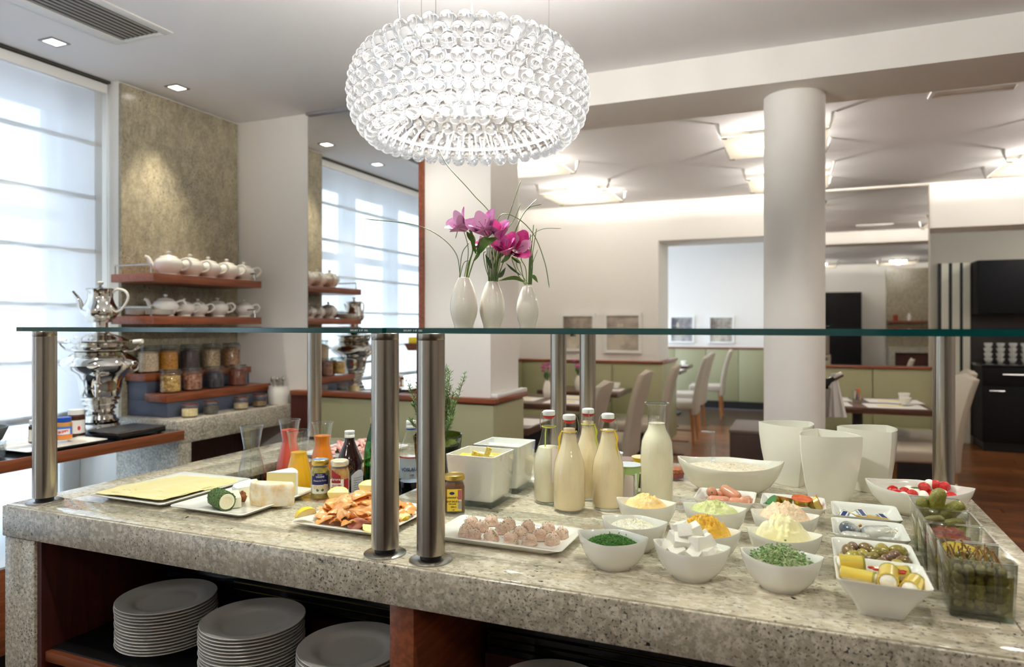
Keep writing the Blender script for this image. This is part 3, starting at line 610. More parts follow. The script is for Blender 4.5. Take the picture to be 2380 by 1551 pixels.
flower(f, V(1130, 575, d-.02)-o0, (-.6, -.5, .6), .030, pinkd, pink); flower(f, V(1178, 590, d-.03)-o0, (.1, -.7, .7), .050, pinkd, pink)
for p in (((1140, 657, d), (1128, 620, d), (1124, 590, d), (1130, 585, d)), ((1143, 657, d), (1132, 620, d), (1130, 588, d)), ((1150, 655, d), (1165, 560, d), (1195, 510, d), (1210, 474, d)), ((1152, 655, d), (1190, 560, d), (1215, 500, d), (1247, 463, d)), ((1148, 655, d), (1172, 540, d), (1190, 480, d), (1211, 418, d)), ((1155, 655, d), (1185, 565, d), (1222, 490, d), (1260, 474, d)), ((1150, 655, d-.01), (1150, 520, d), (1098, 450, d), (1040, 385, d), (1019, 345, d)), ((1157, 655, d), (1150, 560, d), (1162, 502, d), (1200, 506, d), (1240, 545, d), (1266, 610, d), (1277, 670, d)), ((1150, 655, d), (1146, 600, d), (1118, 515, d), (1090, 508, d))): obj('grass_blade', B().tube(smooth_curve(rel(o0, p)), [.0012]*((len(p)-1)*8)+[.0003], 5), grassm, f)
f, o0 = bunch(2, 'magenta alstroemeria with upright reeds in the rightmost vase'); d = 1.80
for p in (((1222, 662, d), (1215, 640, d), (1207, 610, d-.01), (1190, 597, d-.02)), ((1224, 662, d), (1222, 625, d), (1212, 605, d-.01), (1212, 598, d-.02)), ((1220, 662, d), (1205, 640, d), (1192, 610, d), (1190, 600, d))): obj('stem', B().tube(smooth_curve(rel(o0, p)), .0013, 5), stemm, f)
for k, (u1, v1) in enumerate(((1233, 545), (1236, 560), (1240, 523), (1247, 532), (1231, 575), (1238, 590))): obj('reed', B().tube(smooth_curve(rel(o0, ((1228+k*1.5, 662, d), (1230+k*1.6, 610, d), (u1, v1, d)))), .0012, 5), grassm, f)
for p, wdt, m_ in ((((1218, 655, d), (1195, 646, d), (1158, 653, d-.01)), .011, leafm), (((1210, 640, d), (1190, 625, d), (1176, 612, d)), .006, leafd), (((1236, 640, d), (1242, 645, d), (1250, 657, d)), .010, leafm), (((1210, 612, d), (1200, 605, d-.01), (1188, 598, d-.02)), .009, leafm)): leaf(f, rel(o0, p), wdt, m_)
flower(f, V(1196, 586, d-.02)-o0, (.55, -.75, .35), .056, pinkd, petw); flower(f, V(1186, 592, d-.01)-o0, (-.5, -.4, .8), .034, pinkd, pink)
for p in (((1228, 662, d), (1200, 610, d), (1230, 555, d), (1260, 533, d), (1305, 531, d)), ((1234, 662, d), (1236, 620, d), (1250, 580, d))): obj('grass_blade', B().tube(smooth_curve(rel(o0, p)), [.0008]*((len(p)-1)*8)+[.0003], 5), grassm, f)

# ------------------------------------------------------------------ serving plates
Z = ZT
def platter_me(hx, hy):
    R = [rrect(hx*.80, hy*.80, .02, 6, 0), rrect(hx*.86, hy*.86, .02, 6, .004), rrect(hx-.004, hy-.004, .012, 6, .0125), rrect(hx, hy, .012, 6, .0150), rrect(hx-.001, hy-.001, .012, 6, .0165), rrect(hx-.012, hy-.012, .014, 6, .0155), rrect(hx*.86, hy*.86, .04, 6, .0105), rrect(hx*.78, hy*.78, .05, 6, .0080)]
    return B().loft(R).mesh('platter', porc, ang=50)
def platter(x0, x1, y0, y1, label):
    return obj('serving_platter', platter_me((x1-x0)/2, (y1-y0)/2), None, loc=((x0+x1)/2, (y0+y1)/2, Z), label=label, cat='platter', group='white rectangular platters')
platter(-1.800, -1.525, 1.315, 1.640, 'white platter of overlapping yellow cheese slices')
platter(-1.500, -1.258, 1.315, 1.610, 'white platter carrying the cheese wedges, herb roll and walnuts')
platter(-1.112, -.858, 1.315, 1.575, 'white platter piled with smoked salmon behind the front posts')
platter(-.765, -.452, 1.352, 1.527, 'white platter with scoops of pink herb spread')
# yellow cheese slices, fanned
chz = mat('cheese_slice', (244, 226, 160), .45, col2=(248, 234, 180), scale=14, sss=.05); chz2 = mat('cheese_slice_edge', (226, 186, 70), .4)
def sheet(w_, h_, th, seed, amp=.003, holes=False):
    nx, ny = 10, 10; top_, bot = [], []
    b = B(); v = []; 
    for k in (0, 1):
        for j in range(ny+1):
            for i in range(nx+1):
                x, y = w_*(i/nx-.5), h_*(j/ny-.5); v.append((x, y, (0 if k else -th)+amp*fbm((x, y), 18, seed)))
    f = []; s = (nx+1)*(ny+1)
    for j in range(ny):
        for i in range(nx):
            a = j*(nx+1)+i; f += [(a+s, a+s+1, a+s+nx+2, a+s+nx+1), (a, a+nx+1, a+nx+2, a+1)]
    for i in range(nx): a = i; f.append((a, a+1, a+1+s, a+s)); a = ny*(nx+1)+i; f.append((a+1, a, a+s, a+1+s))
    for j in range(ny): a = j*(nx+1); f.append((a+nx+1, a, a+s, a+nx+1+s)); a = j*(nx+1)+nx; f.append((a, a+nx+1, a+nx+1+s, a+s))
    return b.add(v, f)
ORD = ('first', 'second', 'third', 'fourth', 'fifth', 'sixth', 'seventh', 'eighth')
k = 0
for col_ in range(2):
    for i in range(8):
        x = -1.728+col_*.112+rnd.uniform(-.006, .006); y = 1.562-i*.0245; zz = Z+.0112+i*.0012+col_*.0022
        obj('cheese_slice', sheet(.128, .122, .0016, k), chz, loc=(x, y, zz), rot=(math.radians(-.8), 0, rnd.uniform(-.07, .07)), label='thin yellow cheese slice, %s from the back in the %s row of the platter' % (ORD[i], 'left-hand' if col_ == 0 else 'right-hand'), cat='cheese slice', group='yellow cheese slices'); k += 1
b = B()
for q in range(7): b.sphere((rnd.uniform(-.02, .03), rnd.uniform(-.03, .03), 0), rnd.uniform(.0025, .005), 8, 4, (1, .6, .1))
obj('cheese_hole_mark', b, chz2, bpy.data.objects['cheese_slice.007'], loc=(0, -.02, .0012))
# cheeses on the second platter
rind = mat('washed_rind', (228, 194, 140), .7, col2=(244, 234, 214), scale=34, bump=.5, bscale=60); brie = mat('bloomy_rind', (240, 238, 232), .8, bump=.3, bscale=90); paste = mat('cheese_paste', (238, 220, 150), .4, col2=(242, 228, 166), scale=8, sss=.05); pastew = mat('cheese_paste_white', (236, 230, 202), .5, bump=.15, bscale=60)
def P2(u, v, z): return Pz(u, v, z)
ZP = Z+.0085
def wedge(name, label, loc, rz, L_, a, h, m_paste, m_rind, round_top=.004):
    t = thing(name, label, 'cheese', (*loc, ZP), rz, 'cheeses on the second platter')
    n = 10; ring = [(0, 0)]+[(L_*math.cos(-a/2+a*i/n), L_*math.sin(-a/2+a*i/n)) for i in range(n+1)]
    obj('paste', B().loft([[(x, y, .0) for x, y in ring], [(x, y, h-.0025) for x, y in ring]]), m_paste, t, ang=20)
    obj('rind_top', B().loft([[(x*1.002, y*1.002, h-.0024) for x, y in ring], [(x*.995, y*.995, h) for x, y in ring]]), m_rind, t, ang=20)
    arc = [((L_+.0004)*math.cos(-a/2+a*i/n), (L_+.0004)*math.sin(-a/2+a*i/n)) for i in range(n+1)]; arc2 = [(x*1.028, y*1.028) for x, y in arc]
    obj('rind_side', B().loft([[(x, y, .0) for x, y in arc]+[(x, y, .0) for x, y in arc2[::-1]], [(x, y, h) for x, y in arc]+[(x, y, h-.003) for x, y in arc2[::-1]]]), m_rind, t, ang=20); return t
x, y = P2(628, 1152, ZP); wedge('cheese_wedge', 'tall pale yellow cheese wedge with white rind at the back of the platter', (x-.008, y-.005), math.radians(22+27), .080, math.radians(54), .064, paste, brie)
# half wheel of washed-rind cheese, its curved rind to the viewer
x, y = P2(618, 1180, ZP); b = B(); n = 16
ring = [(.062*math.cos(PI+PI*.94*i/n), .042*math.sin(PI+PI*.94*i/n)) for i in range(n+1)]
ringR = [ring]+[[(p[0]*s, p[1]*s) for p in ring] for s in (.94,)]
b.loft([[(px, py, 0) for px, py in ring]]+[[(px*s, py*s, zz) for px, py in ring] for s, zz in ((1.02, .012), (1.02, .042), (.98, .054), (.90, .058))])
t = obj('cheese_half', b, rind, loc=(x-.016, y+.046, ZP), rot=(0, 0, math.radians(16)), label='rough orange-rinded half cheese wheel at the front of the platter', cat='cheese', group='cheeses on the second platter', ang=60)
x, y = P2(570, 1138, ZP+.02); wedge('cheese_wedge', 'flat ash-rimmed soft white cheese behind the half wheel', (x+.02, y+.035), math.radians(200), .07, math.radians(120), .030, pastew, mat('ash_rind', (214, 214, 212), .8, col2=(236, 236, 232), scale=40))
x, y = P2(500, 1160, ZP+.02); t = thing('cheese_bar', 'rectangular white cheese bar behind the herb roll', 'cheese', (x+.028, y+.035, ZP), math.radians(-42), 'cheeses on the second platter'); obj('body', Bx(-.045, -.016, 0, .045, .016, .028), pastew, t, bevel=.003)
herb = mat('herb_crust', (58, 84, 42), .8, col2=(98, 124, 66), scale=220, bump=.8, bscale=260)
x, y = P2(502, 1186, ZP); t = thing('herb_cheese_roll', 'white soft cheese roll coated in chopped green herbs', 'cheese', (x, y+.018, ZP+.0235), math.radians(-24), 'cheeses on the second platter')
b = B().lathe([(.0225, -.036), (.0235, -.034), (.0235, .034), (.0215, .0358)], 40); b.v = [(p[2]+.001*fbm(p, 120, 2), p[0]*(1+.03*fbm(p, 160, 1)), p[1]*(1+.03*fbm(p, 160, 1))) for p in b.v]; obj('herb_coat', b, herb, t, ang=80)
b = B().lathe([(.0195, .0355), (.0185, .0375), (.001, .038)], 24); b.v = [(p[2], p[0], p[1]) for p in b.v]; obj('filling', b, pastew, t)
obj('swirl', B().tube([(.0384, .0035*k/6*math.cos(k*.55), .0035*k/6*math.sin(k*.55)) for k in range(28)], .0004, 4), paste, t)
b = B()
for q in range(260):
    a, xx = rnd.uniform(0, 2*PI), rnd.uniform(-.036, .036); r_ = .0236+rnd.uniform(0, .0008); b.box(xx-.0012, r_*math.cos(a)-.0007, r_*math.sin(a)-.0007, xx+.0010, r_*math.cos(a)+.0007, r_*math.sin(a)+.0006)
obj('herb_flakes', b, herb, t, kind='stuff')
nut = mat('walnut_kernel', (122, 66, 34), .55, col2=(160, 96, 50), scale=90, bump=.8, bscale=150)
for u, v, lb in ((543, 1158, 'walnut half leaning on the white cheese bar'), (558, 1158, 'walnut half squeezed beside the half cheese wheel')):
    x, y = P2(u, v, ZP+.012); obj('walnut_half', lump(.0125, u, .35, 2.6, (.9, .75, 1.1), 24, 16), nut, loc=(x, y+.008, ZP+.013), label=lb, cat='walnut', group='walnut halves')
# ------------------------------------------------------------------ smoked salmon and lemons
salm = [mat('salmon_%d' % i, c, .28, col2=c2, scale=38, stretch=(1, 5, 1), sss=.1, coat=.3) for i, (c, c2) in enumerate((((246, 160, 84), (250, 188, 122)), ((248, 170, 96), (252, 198, 142)), ((238, 142, 76), (246, 166, 102))))]; salb = mat('salmon_brown', (176, 104, 84), .35, sss=.05)
def ribbon(seed):
    """a limp slice folded over itself: a bent shell with wavy edges"""
    r_ = random.Random(seed); L_ = r_.uniform(.040, .058); rad = r_.uniform(.010, .0145); n, m = 14, 12; ph = r_.uniform(0, 6); span = r_.uniform(2.2, 3.6); bend = r_.uniform(-.012, .012); out, inn = [], []
    for i in range(n+1):
        t = i/n; x = L_*(t-.5); tp = .62+.38*math.sin(PI*t)**.7; row, ro2 = [], []
        for k in range(m+1):
            a = -span/2+span*k/m+.25*math.sin(t*4+ph); rr = rad*tp*(1+.16*math.sin(a*3+t*7+ph)); 
            for lst, q in ((row, rr), (ro2, rr-.0026)): lst.append((x+.003*math.sin(a*2+ph), q*math.sin(a)*1.25+bend*math.sin(PI*t), q*math.cos(a)*.85+.004*math.sin(t*5+ph)))
        out.append(row+ro2[::-1])
    return B().loft(out)
rib = [ribbon(s).mesh('salmon_slice', salm[s % 3] if s != 5 else salb, ang=70) for s in range(8)]
k = 0
cxs, cys = -.985, 1.440
for ring_, (n, rr, zz) in enumerate(((22, 1.0, .007), (17, .76, .021), (12, .48, .035), (6, .2, .045))):
    for i in range(n):
        a = 2*PI*(i+.3*ring_)/n+rnd.uniform(-.1, .1); x = cxs+.100*rr*math.cos(a)+rnd.uniform(-.006, .006); y = cys+.100*rr*math.sin(a)+rnd.uniform(-.006, .006)
        lbl = ('outer edge', 'lower tier', 'upper tier', 'very top')[ring_]
        obj('salmon_slice', rib[(k*5+3) % 8 if (k*5+3) % 8 != 5 or k % 3 == 0 else 1], None, loc=(x, y, Z+.011+zz), rot=(rnd.uniform(-.5, .5), rnd.uniform(-.35, .35), a+PI/2+rnd.uniform(-.8, .8)), label='curled slice of orange smoked salmon at the %s of the pile' % lbl, cat='salmon', group='smoked salmon slices'); k += 1
obj('salmon_slice', lump(.08, 4, .12, 3, (1, .98, .32), 24, 10), salm[0], loc=(cxs, cys, Z+.037), label='thick salmon slices folded at the heart of the pile', cat='salmon', group='smoked salmon slices')
lemf = mat('lemon_flesh', (246, 232, 150), .35, col2=(250, 240, 190), scale=40, sss=.1); lemp = mat('lemon_peel', (244, 208, 40), .35, bump=.15, bscale=250); pith = mat('lemon_pith', (250, 246, 220), .6)
def lemon_wedge(x, y, z, rz, label, tilt=0):
    t = thing('lemon_wedge', label, 'lemon', (x, y, z), rz, 'lemon wedges round the salmon'); n = 8; R = []; Rp = []
    for i in range(n+1):
        s_ = -1+2*i/n; r_ = .021*math.sqrt(max(.02, 1-s_*s_)); xx = s_*.026
        arc = [(xx, r_*math.cos(a), r_*math.sin(a)) for a in [math.radians(20+130*j/6) for j in range(7)]]
        R.append([(xx, 0, 0)]+arc); Rp.append([(xx*1.03, p[1]*1.07, p[2]*1.07) for p in arc]+[(p[0], p[1]*1.005, p[2]*1.005) for p in arc[::-1]])
    q = B().loft(R); p_ = B().loft(Rp); M = Matrix.Rotation(math.radians(180+tilt), 4, 'X'); 
    for bb in (q, p_): bb.xf(Matrix.Translation((0, 0, .017)) @ M)
    obj('flesh', q, lemf, t, ang=30); obj('peel', p_, lemp, t)
for u, v, rz, lb, tl in ((708, 1209, 1.2, 'lemon wedge alone at the left tip of the salmon platter', 150), (785, 1180, .4, 'lemon wedge tucked behind the left side of the salmon', 60), (855, 1162, .2, 'lemon wedge at the back of the salmon beside the post', 60), (856, 1234, .1, 'lemon wedge at the front of the salmon touching the post edge', 10), (950, 1204, -.5, 'lemon wedge seen between the two front posts', 20)):
    x, y = P2(u, v, Z+.02); x = min(max(x, -1.085), -.885); y = min(max(y, 1.335), 1.55); lemon_wedge(x, y, Z+.0105+(.03 if v < 1190 else 0), rz, lb, tl)
# ------------------------------------------------------------------ scoops of pink spread
pate = mat('pink_spread', (222, 184, 160), .75, col2=(234, 206, 186), scale=90, bump=1., bscale=190); parsley = mat('parsley', (56, 92, 40), .6)
scoops = []
for s_ in range(4):
    b = B().sphere((0, 0, 0), 1, 28, 16); v = []
    for p in b.v:
        q = Vector(p)*(1+.10*fbm(p, 2.2, s_)+.05*fbm(p, 7, s_)); z = max(q.z, -.42); f_ = 1.0 if q.z > -.25 else 1.14; v.append((q.x*.0165*f_, q.y*.0165*f_, (z+.42)*.0165))
    b.v = v; scoops.append(b.mesh('spread_scoop', pate, ang=80))
fl_ = [B() for _ in range(4)]
for s_ in range(4):
    for q in range(22):
        a, e = rnd.uniform(0, 2*PI), rnd.uniform(.05, 1.4); r_ = .0182; x, y, z = r_*math.cos(a)*math.cos(e), r_*math.sin(a)*math.cos(e), r_*math.sin(e)*.95+.007
        s2 = rnd.uniform(.0009, .0019); fl_[s_].add([(x-s2, y, z), (x, y+s2, z+s2*.5), (x+s2, y, z+.0003), (x, y-s2, z+s2)], [(0, 1, 2, 3), (3, 2, 1, 0)])
flm = [b.mesh('herb_flecks', parsley) for b in fl_]
names = ('front row', 'middle row', 'back row'); kk = 0; cnt = [0, 0, 0]
for u, v, row in ((1080, 1242, 1), (1093, 1222, 2), (1139, 1218, 2), (1180, 1226, 2), (1225, 1232, 2), (1272, 1237, 2), (1117, 1232, 1), (1165, 1237, 1), (1208, 1247, 1), (1252, 1252, 1), (1303, 1249, 1), (1096, 1252, 0), (1139, 1254, 0), (1185, 1260, 0), (1228, 1264, 0), (1282, 1262, 0)):
    if v == 1218: pass
    x, y = P2(u, v, Z+.012); y = min(max(y+.006, 1.385), 1.505); x = min(max(x, -.74), -.472)
    cnt[row] += 1; t = thing('spread_scoop', 'scoop of pink herb spread, %s from the left in the %s of the platter' % (ORD[cnt[row]-1], names[row]), 'spread', (x, y, Z+.0085), kk*1.3, 'scoops of pink herb spread')
    obj('scoop', scoops[kk % 4], None, t); obj('herb_flecks', flm[kk % 4], None, t); kk += 1

# ------------------------------------------------------------------ bowls
def shell(plan, sizes, base_tip):
    """sizes: list of (scale, height, tip) from the foot outside over the rim to the inside bottom"""
    return B().loft([plan(s_, z, tp) for s_, z, tp in sizes])
def leaf_plan(rx, ry, p=1.45): return lambda s_, z, tp: lens(rx*s_, ry*s_, p+(2-p)*(1-s_)*.9, 44, z, tp)
def sq_plan(hx, hy): return lambda s_, z, tp: rrect(hx*s_, hy*s_, min(hx, hy)*s_*(.20+.3*(1-s_)), 7, z)
LB = [(.44, 0, 0), (.50, .0, 0), (.515, .003, 0), (.61, .007, 0), (.76, .0185, 0), (.88, .033, .001), (.965, .048, .004), (1.0, .0565, .007), (.995, .0582, .007), (.965, .0575, .007), (.92, .047, .004), (.83, .033, 0), (.70, .020, 0), (.5, .010, 0), (.2, .007, 0)]
leaf_me = B().loft([leaf_plan(.0715, .0575)(*q) for q in LB]).mesh('small_bowl', porc, ang=60)
SB = [(.44, 0, 0), (.50, 0, 0), (.515, .004, 0), (.62, .018, 0), (.80, .038, 0), (.965, .057, 0), (1.0, .0615, 0), (.998, .0635, 0), (.96, .0630, 0), (.90, .052, 0), (.74, .032, 0), (.55, .013, 0), (.2, .008, 0)]
SB2 = [(.56, 0, 0), (.62, 0, 0), (.635, .003, 0), (.72, .014, 0), (.88, .032, 0), (.975, .043, 0), (1.0, .0465, 0), (.998, .048, 0), (.955, .0475, 0), (.89, .038, 0), (.76, .022, 0), (.6, .010, 0), (.2, .007, 0)]
def leaf_bowl(x, y, label, rz=0): return obj('small_bowl', leaf_me, None, loc=(x, y, Z), rot=(0, 0, rz), label=label, cat='bowl', group='small leaf-shaped white bowls')
def sq_bowl(x, y, hx, hy, label, deep=True):
    prof = SB if deep else SB2
    return obj('square_bowl', B().loft([sq_plan(hx, hy)(*q) for q in prof]).mesh('square_bowl', porc, ang=60), None, loc=(x, y, Z), label=label, cat='bowl', group='square white serving bowls')
def heap(name, label, x, y, rx, ry, h0, h, m, seed, amp=.35, fs=60, p=1.6, cat='food', off=(0, 0), group=None, sharp=1.0, extra=None):
    b = B(); n, mr_ = 84, 32; v = [(0, 0, 0)]; f = []
    def hh(px, py, t):
        q = max(0, 1-t*t)**.62
        b1 = 1-abs(fbm((px, py), fs*.55, seed)); b2 = 1-abs(fbm((px, py), fs*1.7, seed+3)); b3 = fbm((px, py), fs*4, seed+5)
        return h0+h*q*(.50+amp*.60*b1+amp*.30*b2)*sharp+.0022*amp*b3*min(1, q*2)
    v = [(off[0], off[1], hh(0, 0, 0))]
    for i in range(1, mr_+1):
        t = i/mr_
        for j in range(n):
            a = 2*PI*j/n; c_, s_ = math.cos(a), math.sin(a); r_ = (abs(c_)**p+abs(s_)**p)**(-1/p)*(1+(.06*fbm((c_, s_), 2, seed) if i > 3 else 0)); px, py = rx*r_*c_*t+off[0]*(1-t), ry*r_*s_*t+off[1]*(1-t)
            v.append((px, py, hh(px, py, t) if i < mr_ else h0-.004))
    for j in range(n): f.append((0, 1+j, 1+(j+1) % n))
    for i in range(mr_-1):
        for j in range(n):
            a = 1+i*n+j; c_ = 1+i*n+(j+1) % n; f.append((a, a+n, c_+n, c_))
    f.append(tuple(1+(mr_-1)*n+j for j in range(n-1, -1, -1)))
    b.add(v, f); return obj(name, b, m, loc=(x, y, Z), label=label, cat=cat, group=group, ang=80)
bowls = dict(chives=(-.345, 1.353), cott=(-.329, 1.476), yellow=(-.338, 1.645), feta=(-.192, 1.352), orange=(-.182, 1.470), green=(-.183, 1.655), cress=(-.033, 1.360), butter=(-.031, 1.505), peach=(-.033, 1.655))
lb = dict(chives='small white bowl of chopped chives', cott='small white bowl of cottage cheese', yellow='small white bowl of pale orange spread near the milk carafe', feta='small white bowl heaped with feta cubes', orange='small white bowl of deep orange spread', green='small white bowl of pale green herb spread', cress='small white bowl of garden cress', butter='small white bowl of creamy butter swirl', peach='small white bowl of pinkish fish salad')
for k_, (x, y) in bowls.items(): leaf_bowl(x, y, lb[k_], .04 if k_ == 'feta' else 0)
M_ = lambda n_, c, c2, r_=.5, s_=50, b_=.6, bs=150: mat(n_, c, r_, col2=c2, scale=s_, bump=b_, bscale=bs, sss=.05)
heap('cottage_cheese', 'lumpy white cottage cheese in a small bowl', *bowls['cott'], .056, .043, .040, .022, M_('cottage', (246, 242, 224), (238, 230, 200), .4, 90, 1., 260), 3, .7, 130, cat='cheese')
heap('orange_cream_spread', 'pale orange spread with almond flakes heaped in a small bowl', *bowls['yellow'], .055, .043, .040, .036, M_('pale_orange_spread', (248, 206, 130), (252, 220, 160)), 5, .75, 55, cat='spread')
heap('curry_spread', 'deep yellow-orange spread heaped in a small bowl', *bowls['orange'], .057, .043, .040, .040, M_('deep_orange_spread', (232, 176, 44), (242, 194, 78), .5, 60, .9, 170), 8, .95, 75, cat='spread')
heap('herb_spread', 'pale green herb spread heaped in a small bowl', *bowls['green'], .057, .043, .040, .034, M_('green_spread', (222, 222, 166), (200, 206, 132), .55, 45, .7, 160), 12, .7, 60, cat='spread')
heap('fish_salad', 'pinkish cream fish salad heaped in a small bowl', *bowls['peach'], .056, .043, .040, .040, M_('peach_spread', (247, 224, 190), (242, 206, 170), .45, 60, .8, 140), 15, .9, 60, cat='spread')
heap('butter_swirl', 'smooth pale yellow butter mound in a small bowl', *bowls['butter'], .055, .042, .040, .050, M_('butter', (248, 236, 176), (250, 242, 200), .35, 20, .3, 60), 21, .8, 34, cat='butter', off=(-.014, 0))
# almond flakes on the pale orange spread
alm = mat('almond_flake', (246, 216, 150), .5); b = B()
x, y = bowls['yellow']
for q in range(16):
    a, r_ = rnd.uniform(0, 6.3), rnd.uniform(.005, .04); xx, yy = r_*math.cos(a), r_*.75*math.sin(a); b.sphere((xx, yy, .062-.5*r_+rnd.uniform(-.003, .003)), .0042, 8, 4, (1, .7, .35))
obj('almond_flakes', b, alm, bpy.data.objects['orange_cream_spread'])
# chopped chives
chv = mat('chive_green', (58, 112, 38), .5, col2=(84, 138, 52), scale=200, rand=.1); x, y = bowls['chives']
b = B()
for q in range(1700):
    a, t = rnd.uniform(0, 2*PI), math.sqrt(rnd.random()); px, py = .055*t*math.cos(a), .043*t*math.sin(a); zz = .042+.018*(1-t*t)+rnd.uniform(-.001, .002)
    d_ = Vector((rnd.uniform(-1, 1), rnd.uniform(-1, 1), rnd.uniform(-.5, .7))).normalized()*rnd.uniform(.0012, .0026); p = Vector((px, py, zz)); b.tube([p-d_, p+d_], .00095, 5)
q0 = len(b.v); b.lathe([(.001, .036), (.052, .039), (.03, .051), (.001, .056)], 20); b.v[q0:] = [(p[0], p[1]*.78, p[2]) for p in b.v[q0:]]
for q in range(7): p = Vector((-.05+q*.017, .046+rnd.uniform(-.004, .002), .052)); b.tube([p, p+Vector((rnd.uniform(-.002, .002), 0, .0035))], .0009, 5)
obj('chopped_chives', b, chv, loc=(x, y, Z), label='finely chopped green chives filling a small bowl', cat='herbs', kind='stuff')
# garden cress
cst = mat('cress_stem', (214, 224, 176), .5); clf = mat('cress_leaf', (96, 138, 56), .5, rand=.15); x, y = bowls['cress']
b = B(); b2 = B()
for q in range(560):
    a, t = rnd.uniform(0, 2*PI), math.sqrt(rnd.random())*.95; px, py = .050*t*math.cos(a), .038*t*math.sin(a); zz = .043+.032*(1-t*t)*rnd.uniform(.6, 1)
    d_ = Vector((rnd.uniform(-1, 1), rnd.uniform(-1, 1), rnd.uniform(-.15, .45))).normalized()*rnd.uniform(.008, .016); p = Vector((px, py, zz)); e_ = p+d_; e_.z = max(e_.z, .042); q_ = math.hypot(e_.x/.056, e_.y/.043); e_ = Vector((e_.x/max(q_, 1), e_.y/max(q_, 1), e_.z)); s0 = p-d_*.8; q_ = math.hypot(s0.x/.050, s0.y/.038); s0 = Vector((s0.x/max(q_, 1), s0.y/max(q_, 1), max(s0.z, .040)))
    b.tube([s0, p+Vector((0, 0, .002)), e_], .0005, 4)
    for s_ in (-1, 1, 0): c_ = e_+Vector((rnd.uniform(-.0015, .0015), rnd.uniform(-.0015, .0015), rnd.uniform(0, .0015))); w_ = Vector((rnd.uniform(-1, 1), rnd.uniform(-1, 1), rnd.uniform(-.4, .4))).normalized()*.0024; h_ = w_.orthogonal().normalized()*.0014; b2.add([c_-w_, c_-h_, c_+w_, c_+h_], [(0, 1, 2, 3)])
q0 = len(b.v); b.lathe([(.001, .034), (.048, .038), (.001, .054)], 16); b.v[q0:] = [(p[0], p[1]*.78, p[2]) for p in b.v[q0:]]
cr = thing('garden_cress', 'tangle of fresh garden cress in a small bowl', 'herbs', (x, y, Z)); obj('stems', b, cst, cr, kind='stuff'); obj('leaves', b2, clf, cr, kind='stuff')
# feta cubes
feta = mat('feta', (250, 247, 234), .5, bump=.25, bscale=90, sss=.08); x, y = bowls['feta']
cube = [Bx(-a, -b_, -c_, a, b_, c_).mesh('feta_cube', feta, bevel=.0008) for a, b_, c_ in ((.0125, .0115, .0115), (.0135, .0120, .0105), (.0115, .0115, .0125))]
k = 0
for n, rr, zz, lv in ((9, .0345, .052, 'rim layer'), (4, .015, .054, 'hidden heart'), (6, .024, .072, 'middle layer'), (3, .011, .089, 'top')):
    for i in range(n):
        a = 2*PI*i/n+.4*rr*100; obj('feta_cube', cube[k % 3], None, loc=(x+rr*1.2*math.cos(a)-(.008 if zz > .08 else 0), y+rr*.80*math.sin(a), Z+zz), rot=(rnd.uniform(-.6, .6), rnd.uniform(-.5, .5), rnd.uniform(0, 1.5)), label='white feta cube in the %s of the heap' % lv, cat='cheese cube', group='feta cubes'); k += 1

# square bowls and what they hold
sq_bowl(.124, 1.322, .070, .066, 'deep square white bowl of stuffed courgette rolls, nearest the front edge')
sq_bowl(.128, 1.494, .071, .070, 'square white bowl of green olives', False); sq_bowl(.133, 1.654, .071, .070, 'square white bowl of rolled herring fillets', False)
sq_bowl(.138, 1.812, .071, .070, 'square white bowl with foil cheese triangles', False); sq_bowl(-.018, 1.842, .073, .062, 'square white bowl of gold portion tubs', False); sq_bowl(-.176, 1.838, .072, .064, 'square white bowl of small sausages', False)
# courgette rolls
zuc = mat('courgette', (226, 190, 60), .25, col2=(208, 190, 90), scale=40, stretch=(1, 1, 5), sss=.1, coat=.4); zskin = mat('courgette_skin', (138, 138, 54), .35, coat=.3); oil = mat('oil', (176, 132, 30), .08, coat=.3); curd = mat('curd_filling', (248, 244, 226), .5, bump=.5, bscale=120); pep = mat('red_pepper_bit', (178, 52, 28), .35)
obj('marinade', B().loft([rrect(.055, .052, .012, 6, .0375), rrect(.0552, .0522, .012, 6, .0385)]), oil, loc=(.124, 1.322, Z), label='golden oil pooled round the courgette rolls', cat='oil')
def zroll(x, y, z, rz, L_, r_, label):
    t = thing('courgette_roll', label, 'antipasto', (x, y, z), rz, 'stuffed courgette rolls'); R = []
    for i in range(15):
        a = -2.4+5.6*i/14; rr = r_*(1-.03*i/14)
        R.append([(-L_/2, rr*math.cos(a), rr*math.sin(a)), (L_/2, rr*math.cos(a), rr*math.sin(a)), (L_/2, (rr-.002)*math.cos(a), (rr-.002)*math.sin(a)), (-L_/2, (rr-.002)*math.cos(a), (rr-.002)*math.sin(a))])
    obj('slice', B().loft(R), zuc, t, ang=50)
    R2 = []
    for i in range(15):
        a = -2.4+5.6*i/14; rr = r_*(1.02-.03*i/14); R2.append([(L_/2-.003, rr*math.cos(a), rr*math.sin(a)), (L_/2+.0005, rr*math.cos(a), rr*math.sin(a)), (L_/2+.0005, (rr-.0028)*math.cos(a), (rr-.0028)*math.sin(a)), (L_/2-.003, (rr-.0028)*math.cos(a), (rr-.0028)*math.sin(a))])
    obj('skin_edge', B().loft(R2), zskin, t, ang=50)
    b = B().lathe([(.001, -L_/2-.004), (r_*.7, -L_/2-.001), (r_*.86, -L_/2+.003), (r_*.86, L_/2-.003), (r_*.7, L_/2+.002), (.001, L_/2+.004)], 20); b.v = [(p[2]+.0015*fbm(p, 90, 1), p[0], p[1]) for p in b.v]; obj('filling', b, curd, t, ang=70)
